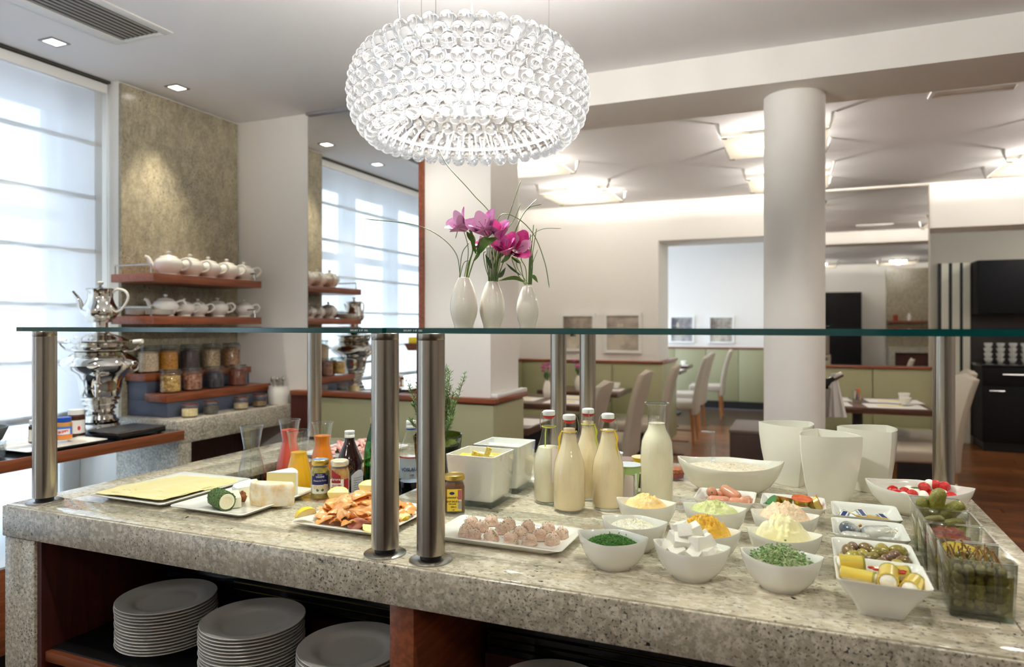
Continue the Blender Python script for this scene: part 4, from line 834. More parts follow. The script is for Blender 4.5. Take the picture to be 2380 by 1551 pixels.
zroll(.082, 1.362, Z+.058, .1, .040, .0165, 'courgette roll at the back left with cream cheese showing'); zroll(.090, 1.318, Z+.052, -.25, .052, .0135, 'long courgette roll lying across the front left'); zroll(.136, 1.322, Z+.056, 1.45, .056, .0165, 'fat courgette roll in the middle, pointing at the front'); zroll(.170, 1.312, Z+.050, 1.25, .044, .0155, 'courgette roll at the front right corner'); zroll(.152, 1.366, Z+.050, .3, .040, .0140, 'courgette roll at the back right, half hidden')
b = B()
for x, y in ((.112, 1.345), (.118, 1.338), (.160, 1.345), (.158, 1.335), (.150, 1.35)): b.sphere((x, y, Z+.062), .005, 8, 5, (1.2, .6, .5))
obj('pepper_strip', b, pep, label='red pepper bits between the courgette rolls', cat='pepper', kind='stuff')
# olives
oliv = [mat('olive_%d' % i, c, .18, coat=.4, col2=c2, scale=40) for i, (c, c2) in enumerate((((142, 128, 52), (120, 108, 44)), ((168, 150, 60), (150, 136, 50)), ((128, 102, 60), (108, 84, 54)), ((124, 92, 72), (104, 76, 60))))]
obj('brine', B().loft([rrect(.058, .057, .013, 6, .0245), rrect(.059, .058, .013, 6, .0255)]), mat('brine', (172, 156, 104), .06, coat=.4), loc=(.128, 1.494, Z), label='cloudy brine round the green olives', cat='brine')
ol_me = [B().sphere((0, 0, 0), 1, 18, 12, (.0135, .0095, .0095)).mesh('olive', oliv[i]) for i in range(4)]; k = 0
for j in range(4):
    for i in range(4):
        x = .086+i*.0262+(j % 2)*.009; y = 1.452+j*.027; obj('green_olive', ol_me[(k*7+j) % 4], None, loc=(x+rnd.uniform(-.002, .002), y+rnd.uniform(-.002, .002), Z+.036+rnd.uniform(-.002, .005)), rot=(rnd.uniform(-.3, .3), rnd.uniform(-.3, .3), rnd.uniform(0, 3)), label='glossy green olive in the %s row of the square bowl' % ('front', 'second', 'third', 'back')[j], cat='olive', group='green olives', ) ; k += 1
for o in (o for o in C.objects if o.name.startswith('green_olive')): o.scale = (rnd.uniform(1.0, 1.35),)*3
# herring rolls
herm = bpy.data.materials.new('herring_skin'); herm.use_nodes = True; nt = herm.node_tree; bs = nt.nodes['Principled BSDF']; bs.inputs['Roughness'].default_value = .2; bs.inputs['Coat Weight'].default_value = .4
tc = nt.nodes.new('ShaderNodeTexCoord'); sx_ = nt.nodes.new('ShaderNodeSeparateXYZ'); nt.links.new(tc.outputs['Object'], sx_.inputs[0]); nz_ = nt.nodes.new('ShaderNodeTexNoise'); nz_.inputs['Scale'].default_value = 160; nt.links.new(tc.outputs['Object'], nz_.inputs[0])
md = nt.nodes.new('ShaderNodeMath'); md.operation = 'MULTIPLY_ADD'; md.inputs[1].default_value = .02; nt.links.new(nz_.outputs[0], md.inputs[0]); nt.links.new(sx_.outputs['Y'], md.inputs[2])
cr_ = nt.nodes.new('ShaderNodeValToRGB'); mr_ = nt.nodes.new('ShaderNodeMapRange'); mr_.inputs[1].default_value = -.012; mr_.inputs[2].default_value = .028; nt.links.new(md.outputs[0], mr_.inputs[0]); nt.links.new(mr_.outputs[0], cr_.inputs[0])
for e_, (p, c) in zip((cr_.color_ramp.elements[0], cr_.color_ramp.elements[1]), ((.25, (214, 212, 200)), (.85, (74, 82, 96)))): e_.position = p; e_.color = rgba(lin(c))
nt.links.new(cr_.outputs[0], bs.inputs['Base Color'])
herw = mat('herring_flesh', (232, 226, 206), .35, bump=.3, bscale=80, sss=.1)
for i, (x, y, rz, L_, r_, lb_) in enumerate(((.098, 1.672, 2.0, .050, .018, 'rolled herring fillet at the back left with pale flesh showing'), (.150, 1.662, .5, .066, .019, 'large silver-blue herring roll in the middle'), (.106, 1.624, -.1, .056, .0135, 'flat silver herring fillet at the front left'), (.166, 1.622, .1, .040, .0115, 'small herring fillet at the front right'))):
    t = thing('herring_roll', lb_, 'fish', (x, y, Z+.027+r_*.55), rz, 'rolled herring fillets'); b = B().lathe([(.001, -L_/2), (r_*.7, -L_/2+.002), (r_, -L_/2+.012), (r_*1.02, 0), (r_*.95, L_/2-.010), (r_*.6, L_/2-.001), (.001, L_/2)], 24); b.v = [(p[2], p[0]*(1+.08*fbm(p, 60, i)), p[1]*.85) for p in b.v]; obj('skin', b, herm, t, ang=70)
    b = B().tube([(L_/2-.004, .5*r_*math.cos(a)*(a/8), .5*r_*math.sin(a)*(a/8)) for a in [k_*.5 for k_ in range(18)]], .0022, 5); obj('flesh_edge', b, herw, t)
b = B()
for q in range(8): x, y = rnd.uniform(.09, .18), rnd.uniform(1.64, 1.69); b.tube([(x, y, Z+.045), (x+.006, y+.002, Z+.048), (x+.011, y, Z+.044)], .0016, 5)
obj('onion_strips', b, herw, label='pale onion strips between the herring rolls', cat='onion', kind='stuff')
carb = mat('mustard_seed', (190, 130, 50), .5); obj('carrot_bit', B().sphere((.118, 1.668, Z+.049), .0035, 8, 5), carb, label='small orange carrot bit on the herring', cat='vegetable')
# foil cheese triangles
foil = mat('gold_foil', (212, 186, 110), .3, metal=.8, bump=.6, bscale=120); foilw = mat('foil_label_white', (228, 232, 236), .4); navy = mat('navy_print', (34, 46, 104), .4)
def tri(x, y, z, rz, tilt, label):
    t = thing('foil_cheese_triangle', label, 'cheese portion', (x, y, z), rz, 'foil wrapped cheese triangles'); t.rotation_euler = (tilt, 0, rz)
    n = 6; ring = [(0, 0)]+[(.046*math.cos(-.42+.84*i/n), .046*math.sin(-.42+.84*i/n)) for i in range(n+1)]
    obj('wrapper', B().loft([[(p[0], p[1], 0) for p in ring], [(p[0], p[1], .013) for p in ring]]), foil, t, ang=20, bevel=.001)
    obj('label', B().loft([[(.006+p[0]*.82, p[1]*.82, .0131) for p in ring], [(.006+p[0]*.82, p[1]*.82, .0135) for p in ring]]), foilw, t, ang=20)
    obj('print_band', Bx(.030, -.011, .0136, .040, .011, .0140), navy, t); lettering('LIGHT', .0065, navy, t, loc=(.024, 0, .0141), rot=(0, 0, -PI/2))
tri(.128, 1.812, Z+.020, 2.7, -.45, 'foil cheese triangle standing tilted on the left'); tri(.100, 1.825, Z+.024, .5, .45, 'foil cheese triangle leaning behind the first'); tri(.186, 1.806, Z+.022, 2.8, .3, 'foil cheese triangle with oval label on the right'); tri(.146, 1.826, Z+.018, .5, .25, 'foil cheese triangle lying at the back right')
# gold portion tubs
redp = mat('tub_lid_red', (196, 72, 40), .35, col2=(222, 120, 60), scale=60); greenp = mat('tub_green', (60, 120, 60), .4)
def tub(x, y, z, rot, label, lid=redp):
    t = thing('portion_tub', label, 'portion tub', (x, y, z), 0, 'gold portion tubs'); t.rotation_euler = rot
    obj('cup', B().lathe([(.016, 0), (.0175, .001), (.0205, .014), (.0235, .0145), (.0235, .0155)], 28), gold, t); obj('lid', B().lathe([(.0236, .0156), (.0236, .0162), (.001, .0164)], 28), lid, t)
tub(-.058, 1.838, Z+.030, (.3, -.9, 0), 'gold portion tub on its side at the left end of the bowl', greenp); tub(-.038, 1.862, Z+.034, (-.2, .1, 0), 'gold portion tub with orange lid at the back of the bowl'); tub(.002, 1.838, Z+.042, (.15, .05, 0), 'gold tub standing upright on the others, print on its side'); tub(-.030, 1.812, Z+.034, (PI+.5, 0, 0), 'upturned gold tub at the front, left of centre'); tub(.008, 1.812, Z+.030, (PI+.4, .2, 0), 'upturned gold tub at the front, right of centre'); tub(.030, 1.842, Z+.040, (.4, 1.1, .5), 'gold tub tilted up at the right end of the bowl'); tub(.022, 1.866, Z+.030, (-.1, .5, 0), 'gold tub with red lid lying at the back right')
lettering('13.01.20', .005, black, bpy.data.objects['portion_tub.002'], loc=(0, -.0215, .008), rot=(PI/2-.2, 0, 0))
# small sausages
saus = mat('sausage', (214, 150, 120), .22, col2=(204, 138, 110), scale=30, coat=.4, sss=.1); tie = mat('sausage_tie', (40, 130, 90), .5)
def sausage(x, y, z, rz, L_, r_, label, pitch=0):
    t = thing('small_sausage', label, 'sausage', (x, y, z), rz, 'small sausages in the bowl'); t.rotation_euler = (0, pitch, rz); b = B()
    R = [(.001, -L_/2)]+[(r_*math.sqrt(max(0, 1-(max(0, abs(s_)-.55)/.45)**2)), s_*L_/2) for s_ in [-.98, -.9, -.8, -.65, -.3, 0, .3, .65, .8, .9, .98]]+[(.001, L_/2)]
    b.lathe(R, 20); b.v = [(p[2], p[0], p[1]) for p in b.v]; obj('body', b, saus, t)
    b = B()
    for s_ in (-1, 1):
        for k_ in range(3): b.tube([(s_*L_/2, 0, 0), (s_*(L_/2+.003), .002*math.cos(k_*2.1), .002*math.sin(k_*2.1))], .0008, 4)
    obj('tie', b, tie, t)
for a in ((-.190, 1.818, Z+.036, .1, .058, .0135, 'long sausage lying along the front left of the bowl', 0), (-.212, 1.858, Z+.048, 1.7, .044, .0135, 'sausage pointing its knotted end out at the back left', .2), (-.190, 1.866, Z+.042, 1.3, .040, .013, 'sausage wrapped in white print at the back', .1), (-.165, 1.852, Z+.050, 2.5, .064, .0145, 'biggest sausage lying slanted on top', -.25), (-.148, 1.816, Z+.036, .0, .040, .0135, 'short sausage in the middle of the front', 0), (-.128, 1.850, Z+.034, 1.0, .040, .013, 'sausage at the back right of the bowl', 0), (-.130, 1.818, Z+.040, 1.5, .034, .0135, 'sausage end-on at the front right corner', 0)): sausage(*a)

# ------------------------------------------------------------------ square glass boxes of antipasti
def glass_box(x, y, hx, hy, h, label, m=clear, th=.0035, taper=.93, liquid=None, lh=.07, lname='liquid', llabel=None):
    t = thing('glass_box', label, 'glass box', (x, y, Z), 0, 'square glass boxes')
    ri = lambda s_, i, z: rrect((hx-i)*s_, (hy-i)*s_, .006, 4, z)
    obj('walls', B().loft([ri(taper, 0, .0), ri(taper+.01, 0, .004), ri(1, 0, h-.001), ri(1, .001, h), ri(1, th, h), ri(1, th+.0005, h-.002), ri(taper, th, .0085), ri(taper*.9, th, .008)], True, True), m, t, ang=50)
    obj('thick_base', B().loft([ri(taper*.985, .0005, .0008), ri(taper*.985, .0005, .0075)]), greenbase, t, ang=30)
    obj('rim', B().loft([ri(1, .0002, h-.0012), ri(1, -.0002, h+.0004), ri(1, th-.0004, h+.0004), ri(1, th, h-.0012)], False, False), rimg, t)
    return t
rimg = glassy('glass_rim', (.74, .80, .77), .5, 1.8)
BX, BH = .2725, .0955
boxes = (('capers', 1.388), ('peppers', 1.505), ('tomatoes', 1.622), ('gherkins', 1.739))
for nme, y in boxes: glass_box(BX, y, .0485, .0555, BH, 'square glass box of '+dict(capers='caper berries, nearest the front', peppers='yellow pickled peppers, second from the front', tomatoes='dried red tomatoes, third from the front', gherkins='gherkins, furthest from the front')[nme])
def pool(y, m, h, name, label, s=.90): return obj(name, B().loft([rrect(.0485*s*.955, .0555*s*.96, .008, 5, .0092), rrect(.0485*s*1.0, .0555*s*1.01, .008, 5, h)]), m, loc=(BX, y, Z), label=label, cat='marinade', ang=30)
capm = [mat('caper_%d' % i, c, .2, coat=.3, col2=c2, scale=60, stretch=(1, 1, 4)) for i, (c, c2) in enumerate((((112, 104, 44), (86, 82, 36)), ((84, 82, 46), (64, 64, 38)), ((134, 122, 52), (104, 96, 42))))]; csm = mat('caper_stalk', (150, 112, 60), .4)
pool(1.388, glassy('caper_brine', (.80, .78, .52), .2), .074, 'caper_brine', 'dark olive brine in the front glass box', .93)
cap_me = [B().sphere((0, 0, 0), 1, 14, 9, (.0072, .0072, .0098)).mesh('caper_berry', capm[i]) for i in range(3)]
stalk = [B().tube(smooth_curve([(0, 0, .009), (.002*s_, .001, .018), (.006*s_, .003, .028)], 4), [.0011]*8+[.0016], 5).mesh('stalk', csm) for s_ in (1, -1, .3)]
lv = ('bottom', 'lower', 'middle', 'upper', 'top'); k = 0
for j in range(5):
    for a in range(5):
        for b_ in range(6):
            if 0 < a < 4 and 0 < b_ < 5 and j < 3: continue      # the heart of the box is hidden by the outer berries
            x = BX+(-.031+a*.0155)*(.94+.015*j)+rnd.uniform(-.0015, .0015); y = 1.388+(-.038+b_*.0152)*(.94+.015*j)+rnd.uniform(-.0015, .0015); zz = Z+.019+j*.0138+rnd.uniform(-.001, .002)
            t = obj('caper_berry', cap_me[k % 3], None, loc=(x, y, zz), rot=(rnd.uniform(-1.3, 1.3)*(.4 if j > 2 else 1), rnd.uniform(-1.3, 1.3)*(.4 if j > 2 else 1), rnd.uniform(0, 3)), label='olive green caper berry in the %s layer of the front glass box' % lv[j], cat='caper berry', group='caper berries'); k += 1
            s_ = rnd.uniform(.95, 1.22); t.scale = (s_, s_, s_)
            if j == 4 or (j == 3 and k % 3 == 0): obj('stalk', stalk[k % 3], None, t)
pool(1.505, glassy('pepper_brine', (.92, .86, .50), .15), .066, 'pepper_brine', 'yellow brine in the second glass box', .93)
pepm = mat('yellow_pepper', (214, 180, 34), .18, coat=.4, col2=(196, 160, 40), scale=30); pst = mat('pepper_stem', (140, 128, 60), .4)
for i in range(11):
    top_ = i > 5; x = BX+rnd.uniform(-.012, .012); y = 1.470+(i % 6)*.0145; zz = Z+(.026 if i < 6 else .060)+rnd.uniform(-.002, .004)
    t = thing('pickled_pepper', 'yellow pickled pepper %s in the second glass box' % ('on top' if top_ else 'under the others'), 'pepper', (x, y, zz), rnd.uniform(-.3, .3)+(PI if i % 2 else 0), 'yellow pickled peppers')
    pts = smooth_curve([(-.030, 0, 0), (-.015, .003, .004), (.005, -.002, .003), (.024, .003, -.002), (.034, 0, .004)], 4); obj('body', B().tube(pts, [.004+.0055*math.sin(PI*min(1, (q+2)/(len(pts)+2)))**.6 for q in range(len(pts))], 10), pepm, t); obj('stem', B().tube([(-.029, 0, 0), (-.035, .002, .006), (-.034, .004, .014)], .0013, 5), pst, t)
tomm = mat('dried_tomato', (150, 48, 26), .25, coat=.3, col2=(110, 28, 18), scale=90, bump=.9, bscale=180)
for i in range(9):
    top_ = i > 4
    obj('dried_tomato', lump(.020, 30+i, .45, 2.4, (1.25, .9, .42), 20, 12), tomm, loc=(BX+rnd.uniform(-.014, .014), 1.595+(i % 5)*.0135, Z+(.022 if not top_ else .052)+.003*(i % 3)), rot=(rnd.uniform(-.4, .4), rnd.uniform(-.3, .3), rnd.uniform(0, 3)), label='wrinkled dark red dried tomato %s in the third glass box' % ('on top' if top_ else 'at the bottom'), cat='dried tomato', group='dried tomatoes')
obj('dried_tomato', lump(.036, 50, .35, 3, (1.05, 1.1, .75), 28, 18), tomm, loc=(BX, 1.622, Z+.045), label='clump of folded dried tomatoes in the middle of the third box', cat='dried tomato', group='dried tomatoes')
gher = mat('gherkin', (120, 116, 40), .3, coat=.3, col2=(148, 142, 58), scale=60, bump=.5, bscale=220)
pool(1.739, glassy('gherkin_brine', (.84, .86, .56), .15), .062, 'gherkin_brine', 'greenish brine in the gherkin box', .93)
def gherkin(x, y, z, rot, L_, r_, label):
    b = B().lathe([(.001, -L_/2), (r_*.6, -L_*.47), (r_*.9, -L_*.36), (r_, -.1*L_), (r_*1.03, .15*L_), (r_*.9, .36*L_), (r_*.55, .47*L_), (.001, L_/2)], 20); b.v = [(p[0]*(1+.08*fbm(p, 110, 3))+.08*(p[2]**2)/max(L_, .01)*2, p[1]*(1+.08*fbm(p, 110, 4)), p[2]) for p in b.v]
    obj('gherkin', b, gher, loc=(x, y, z), rot=rot, label=label, cat='gherkin', group='pickled gherkins')
gherkin(BX-.004, 1.735, Z+.092, (.25, .12, 0), .078, .0155, 'big gherkin standing upright out of the glass box'); gherkin(BX+.020, 1.728, Z+.082, (.3, .75, .1), .066, .0145, 'gherkin leaning to the right across the box'); gherkin(BX-.029, 1.735, Z+.078, (.1, -.1, 0), .058, .0130, 'gherkin standing against the left wall of the box'); gherkin(BX-.018, 1.762, Z+.088, (1.1, .3, .8), .046, .0100, 'small yellowish gherkin behind the big one'); gherkin(BX-.012, 1.704, Z+.068, (.4, 1.3, .1), .040, .0085, 'small yellow-green gherkin at the front rim'); gherkin(BX+.020, 1.712, Z+.060, (.2, 1.2, .1), .05, .010, 'gherkin lying low at the front right')
for i in range(6): gherkin(BX-.028+i*.0115, 1.715+(i % 2)*.045, Z+.040, (.1, .1, 0), .055, .0098, 'gherkin standing packed low in the box')
# ------------------------------------------------------------------ larger white bowls and cutlery pots
big = [(s_, z*1.42, tp*2.2) for s_, z, tp in LB]
obj('muesli_bowl', B().loft([leaf_plan(.146, .108, 1.5)(*q) for q in big]).mesh('muesli_bowl', porcw, ang=60), None, loc=(-.187, 2.075, Z), rot=(0, 0, math.radians(6)), label='large white leaf-shaped bowl of creamy muesli', cat='bowl')
heap('muesli', 'creamy oat muesli filling the large white bowl', -.187, 2.075, .126, .088, .071, .010, mat('muesli', (240, 230, 208), .55, col2=(222, 204, 176), scale=110, bump=.9, bscale=190, sss=.05), 31, .6, 60, p=1.55, cat='muesli')
fle = mat('oat_bran', (176, 140, 104), .6); b = B()
for q in range(170):
    a, t = rnd.uniform(0, 6.28), math.sqrt(rnd.random()); x, y = .108*t*math.cos(a), .074*t*math.sin(a); s_ = rnd.uniform(.0012, .003); c_ = rnd.uniform(0, 3); b.add([(x-s_, y, .0815-.008*t), (x, y+s_*.5, .0828-.008*t), (x+s_, y, .0815-.008*t), (x, y-s_*.5, .0822-.008*t)], [(0, 1, 2, 3), (3, 2, 1, 0)])
obj('bran_flakes', b, fle, bpy.data.objects['muesli'], kind='stuff')
sp = thing('plastic_spoon', 'clear plastic serving spoon standing in the muesli', 'spoon', (-.235, 2.10, Z+.062)); acry = glassy('clear_plastic', (.92, .94, .98), .55)
obj('handle', B().box(-.006, -.0012, 0, .006, .0012, .105), acry, sp, bevel=.0008); 
b = B().loft([[(-.006, -.002, .105), (.006, -.002, .105), (.006, .001, .106), (-.006, .001, .106)], [(-.032, -.004, .112), (-.024, -.014, .113), (-.022, -.013, .1145), (-.031, -.002, .1135)]]); obj('hook_grip', B().box(-.034, -.008, .104, .005, .008, .1065), acry, sp, bevel=.0008)
obj('tomato_bowl', B().loft([leaf_plan(.122, .100, 1.5)(*q) for q in [(s_, z*1.13, tp*1.5) for s_, z, tp in LB]]).mesh('tomato_bowl', porc, ang=60), None, loc=(.277, 2.035, Z), rot=(0, 0, math.radians(-6)), label='large white bowl of cherry tomatoes and mozzarella balls', cat='bowl')
tomr = mat('cherry_tomato', (206, 26, 20), .12, coat=.5, col2=(180, 22, 16), scale=30); tomo = mat('orange_tomato', (200, 84, 40), .15, coat=.4); moz = mat('mozzarella', (250, 248, 236), .35, sss=.1)
tb = B().sphere((0, 0, 0), .0145, 18, 12, (1, 1, .93)).mesh('cherry_tomato', tomr); mb = B().sphere((0, 0, 0), .0135, 16, 10).mesh('mozzarella_ball', moz)
posn = ((2085, 1140, 't'), (2130, 1137, 'm'), (2112, 1131, 'b'), (2162, 1124, 't'), (2160, 1131, 'm'), (2148, 1138, 't'), (2102, 1135, 't'), (2120, 1141, 't'), (2145, 1143, 'm'), (2172, 1142, 't'), (2210, 1146, 't'), (2075, 1131, 'o'), (2190, 1140, 'm'), (2180, 1132, 't'), (2100, 1146, 'm'), (2200, 1136, 't'))
used = []
for i, (u, v, kd) in enumerate(posn):
    x, y = Pz(u, v+8, Z+.05); dx, dy = x-.277, y-2.035; q = math.hypot(dx/.086, dy/.064)
    if q > 1: x, y = .277+dx/q, 2.035+dy/q
    zz = Z+.048
    while any((x-a)**2+(y-b_)**2+(zz-c)**2 < .0235**2 for a, b_, c in used): zz += .002
    zz = min(zz, Z+.064)
    used.append((x, y, zz))
    if kd == 'm': obj('mozzarella_ball', mb, None, loc=(x, y, zz), label='white mozzarella ball among the cherry tomatoes', cat='mozzarella', group='mozzarella balls')
    elif kd == 'b': obj('mozzarella_ball', mb, None, loc=(x, y, zz), label='mozzarella ball with a basil sprig over it', cat='mozzarella', group='mozzarella balls'); obj('basil_leaf', lump(.010, 3, .2, 3, (1.3, .5, .18), 12, 8), leafm, bpy.data.objects['mozzarella_ball'], loc=(0, 0, .014))
    else: obj('cherry_tomato', tb, None if kd != 'o' else None, loc=(x, y, zz), rot=(rnd.uniform(-.5, .5), .3, i), label='glossy red cherry tomato in the large bowl' if kd == 't' else 'brownish orange cherry tomato at the left of the bowl', cat='tomato', group='cherry tomatoes')
POT = [(.60, 0, 0), (.66, 0, 0), (.70, .010, 0), (.80, .045, 0), (.92, .100, 0), (.985, .145, 0), (1.0, .178, 0), (.998, .1805, 0), (.955, .180, 0), (.93, .145, 0), (.86, .100, 0), (.70, .03, 0), (.3, .02, 0)]
def three(wd, z, n=48):
    out = []
    for i in range(n):
        a = 2*PI*i/n; r_ = min((lambda q: q+math.sqrt(q*q-wd*wd/3+wd*wd))((wd/math.sqrt(3))*math.cos(a-PI/2-2*PI*j/3)) for j in range(3)); out.append((r_*math.cos(a), r_*math.sin(a), z))
    return out
pot_me = B().loft([three(.158*s_, z) for s_, z, tp in POT]).mesh('tall_pot', porcw, ang=45)
for x, y, rz, lb_ in ((-.030, 2.275, YAW+PI, 'tall white pot behind the muesli bowl, by the column'), (.066, 2.105, YAW-.15, 'tall white pot standing foremost of the three, pinkish inside'), (.190, 2.270, YAW+PI+.1, 'tall white pot at the back right, by the tomato bowl')):
    obj('tall_pot', pot_me, None, loc=(x, y, Z), rot=(0, 0, rz), label=lb_, cat='pot', group='tall three-cornered white pots')
# ------------------------------------------------------------------ milk bottles, milk carafe
milk = mat('milk', (255, 234, 194), .35, sss=.1); milk2 = mat('milk_pale', (254, 244, 216), .35, sss=.1); redr = mat('red_rubber', (206, 44, 36), .5); ribb = mat('yellow_ribbon', (244, 206, 20), .5); ribg = mat('lime_ribbon', (212, 220, 60), .5); bglass = glassy('bottle_glass', (.99, .995, .985), .18); rimw = glassy('bright_rim', (.72, .78, .76), .5, 1.6)
outp = [(.001, .0), (.036, .0), (.0405, .004), (.0415, .012), (.0415, .105), (.0385, .125), (.030, .150), (.0220, .175), (.0175, .200), (.0160, .222), (.0165, .2235), (.0165, .2285), (.0140, .2295)]
inp = [(.001, .006), (.036, .007), (.0395, .014), (.0395, .105), (.0365, .1245), (.028, .1495), (.0202, .1745), (.0160, .199)]
def swing_bottle(x, y, label, m, fill, ang, tagc=None, card=None):
    t = thing('swing_top_bottle', label, 'bottle', (x, y, Z), 0, 'swing-top bottles of milk')
    obj('glass', B().lathe(outp, 40, cap=False), bglass, t); ip = [p for p in inp if p[1] <= fill]+[(.0150 if fill > .2 else inp[-1][0]*1.1, fill), (.001, fill)]
    obj('milk', B().lathe(ip, 36), m, t)
    obj('seal', B().lathe([(.010, .2255), (.0150, .2298), (.0165, .2305), (.0165, .2325), (.013, .233)], 24), redr, t)
    obj('stopper', B().lathe([(.013, .2331), (.0165, .2345), (.0172, .240), (.0160, .2465), (.012, .248), (.001, .248)], 24), white_pl, t)
    c_, s_ = math.cos(ang), math.sin(ang)
    b = B()
    for q in (1, -1): b.tube(smooth_curve([(0, 0, .242), (q*.0165*c_, q*.0165*s_, .243), (q*.0215*c_, q*.0215*s_, .236), (q*.0240*c_-.004*s_, q*.024*s_+.004*c_, .215), (q*.0215*c_, q*.0215*s_, .199), (q*.0185*c_, q*.0185*s_, .205)], 5), .0010, 6)
    b.tube([(.0182*math.cos(k_*PI/12), .0182*math.sin(k_*PI/12), .202) for k_ in range(25)], .0009, 6); obj('wire_clasp', b, wire, t)
    if tagc:
        b = B()
        for q in range(2): b.tube(smooth_curve([(tagc[1]*.0195, -.004, .203), (tagc[1]*(.024+.003*q), -.006, .185), (tagc[1]*(.026-.002*q), -.008, .160), (tagc[1]*(.030+.004*q), -.010, .122)], 4), .0018, 4)
        b.tube([(.0192*math.cos(k_*PI/12), .0192*math.sin(k_*PI/12), .2045) for k_ in range(25)], .0010, 5); obj('ribbon', b, tagc[0], t)
swing_bottle(-.553, 1.722, 'swing-top milk bottle standing nearest, yellow ribbon on its left', milk, .212, .2, (ribb, -1))
swing_bottle(-.466, 1.782, 'swing-top milk bottle on the right with hanging yellow ribbon', milk, .206, .3, (ribb, 1))
swing_bottle(-.631, 1.785, 'palest, partly emptied swing-top bottle on the far left', milk2, .150, .35, (ribg, -.3))
swing_bottle(-.545, 1.868, 'swing-top milk bottle at the back of the four', milk, .212, -1.2, (ribg, 1))
for x, y, rz, lb_, tilt in ((-.592, 1.745, .5, 'small pinkish paper tag leaning between the two left bottles', .25), (-.418, 1.80, -.25, 'small white tent card beside the right milk bottle', .1)):
    t = thing('paper_tag', lb_, 'tag', (x, y, Z)); t.rotation_euler = (0, 0, rz); up = .065 if tilt > .2 else 0
    b = B().loft([[(-.017, -.001, up), (.017, -.001, up), (.017, 0, up), (-.017, 0, up)], [(-.012, .018*tilt*4, up+.085), (.012, .018*tilt*4, up+.085), (.012, .019*tilt*4, up+.085), (-.012, .019*tilt*4, up+.085)]]); obj('card', b, mat('tag_card_%d' % int(tilt*100), (222, 210, 208), .8), t)
    if up: obj('string', B().tube([(0, .012, up+.084), (-.006, .01, .19)], .0006, 4), wire, t)
    else: obj('back_leaf', B().loft([[(-.017, .030, 0), (.017, .030, 0), (.017, .031, 0), (-.017, .031, 0)], [(-.012, .0075, .084), (.012, .0075, .084), (.012, .0085, .084), (-.012, .0085, .084)]]), paper, t)
t = thing('milk_carafe', 'tall glass carafe of milk with open flared rim', 'carafe', (-.352, 1.85, Z))
obj('glass', B().lathe([(.001, .0), (.040, .0), (.0425, .004), (.0425, .150), (.0405, .172), (.034, .190), (.0265, .203), (.0235, .215), (.0235, .262), (.0260, .268), (.0318, .271), (.0318, .2735), (.0290, .2740), (.0225, .268), (.0220, .262), (.0220, .216)], 44, cap=False), bglass, t)
obj('milk', B().lathe([(.001, .006), (.0395, .008), (.0405, .014), (.0405, .150), (.0385, .171), (.032, .188), (.0245, .202), (.0215, .214), (.0215, .2205), (.001, .2215)], 40), milk2, t)
obj('rim', B().tube([(.0305*math.cos(q*PI/20), .0305*math.sin(q*PI/20), .2728) for q in range(41)], .0017, 8), rimw, t)
lettering('CE', .008, paper, t, r=.0237, ang=-PI/2+.3, z=.238, bold=.0001); lettering('1/1 l', .006, paper, t, r=.0237, ang=-PI/2-.05, z=.2305)
# ------------------------------------------------------------------ trough: carafes and bottles
ZF = .8402
cprof = [(.001, .0), (.044, .0), (.0480, .003), (.0488, .008), (.0435, .060), (.0340, .105), (.0262, .135), (.0240, .146), (.0262, .160), (.0330, .200), (.0362, .2155), (.0355, .2165), (.0345, .2155), (.0312, .200), (.0245, .160)]
def carafe(x, y, label, m, fill, solid=True):
    t = thing('juice_carafe', label, 'carafe', (x, y, ZF), 0, 'waisted glass carafes'); obj('glass', B().lathe(cprof, 44, cap=False), bglass, t)
    pr = [(.001, .004), (.044, .005), (.0468, .009), (.0418, .060), (.0322, .105), (.0246, .135), (.0224, .146)]; 
    if fill > .146: rr = .0224+(fill-.146)*(.0105/.054)*.95; pr += [(rr, fill), (.001, fill)]
    else: pr = [p for p in pr if p[1] < fill]; rr = .0246+(.135-fill)*.25 if fill > .105 else .03; pr += [(rr, fill), (.001, fill)]
    obj('drink', B().lathe(pr, 40), m, t); obj('rim', B().tube([(.0355*math.cos(q*PI/20), .0355*math.sin(q*PI/20), .2160) for q in range(41)], .0011, 8), rimw, t); return t
waterm = glassy('water', (.90, .92, .92), .25)
carafe(-1.622, 1.740, 'glass carafe of clear water', waterm, .178)
carafe(-1.610, 1.905, 'carafe of red grapefruit juice', mat('red_juice', (226, 74, 44), .35, sss=.1), .182)
carafe(-1.420, 1.722, 'carafe of bright yellow orange juice, front of the juices', mat('yellow_juice', (246, 182, 22), .35, sss=.1), .150)
carafe(-1.466, 1.895, 'carafe of deep orange carrot juice', mat('orange_juice', (240, 134, 20), .35, sss=.1), .172)
def bottle(name, label, x, y, prof, m, cap, cap_m, inner=None, labelm=None, lab=None, z0=ZF):
    t = thing(name, label, 'bottle', (x, y, z0), 0); obj('glass', B().lathe(prof, 36, cap=False), m, t); obj('cap', B().lathe(cap, 28), cap_m, t)
    if inner: obj('drink', B().lathe(inner[0], 32), inner[1], t)
    return t
FA = math.atan2(-1.8, 1.2)                                 # direction from the trough towards the viewer
t = bottle('syrup_bottle', 'dark brown glass bottle with white screw cap and paper label', -1.255, 1.752, [(.001, 0), (.037, 0), (.039, .004), (.039, .120), (.0375, .132), (.030, .152), (.020, .176), (.0145, .190), (.0135, .200), (.0135, .204)], brown_g, [(.0148, .2005), (.0150, .2015), (.0150, .209), (.0143, .210), (.0150, .211), (.0150, .2195), (.0140, .2205), (.001, .2205)], white_pl)
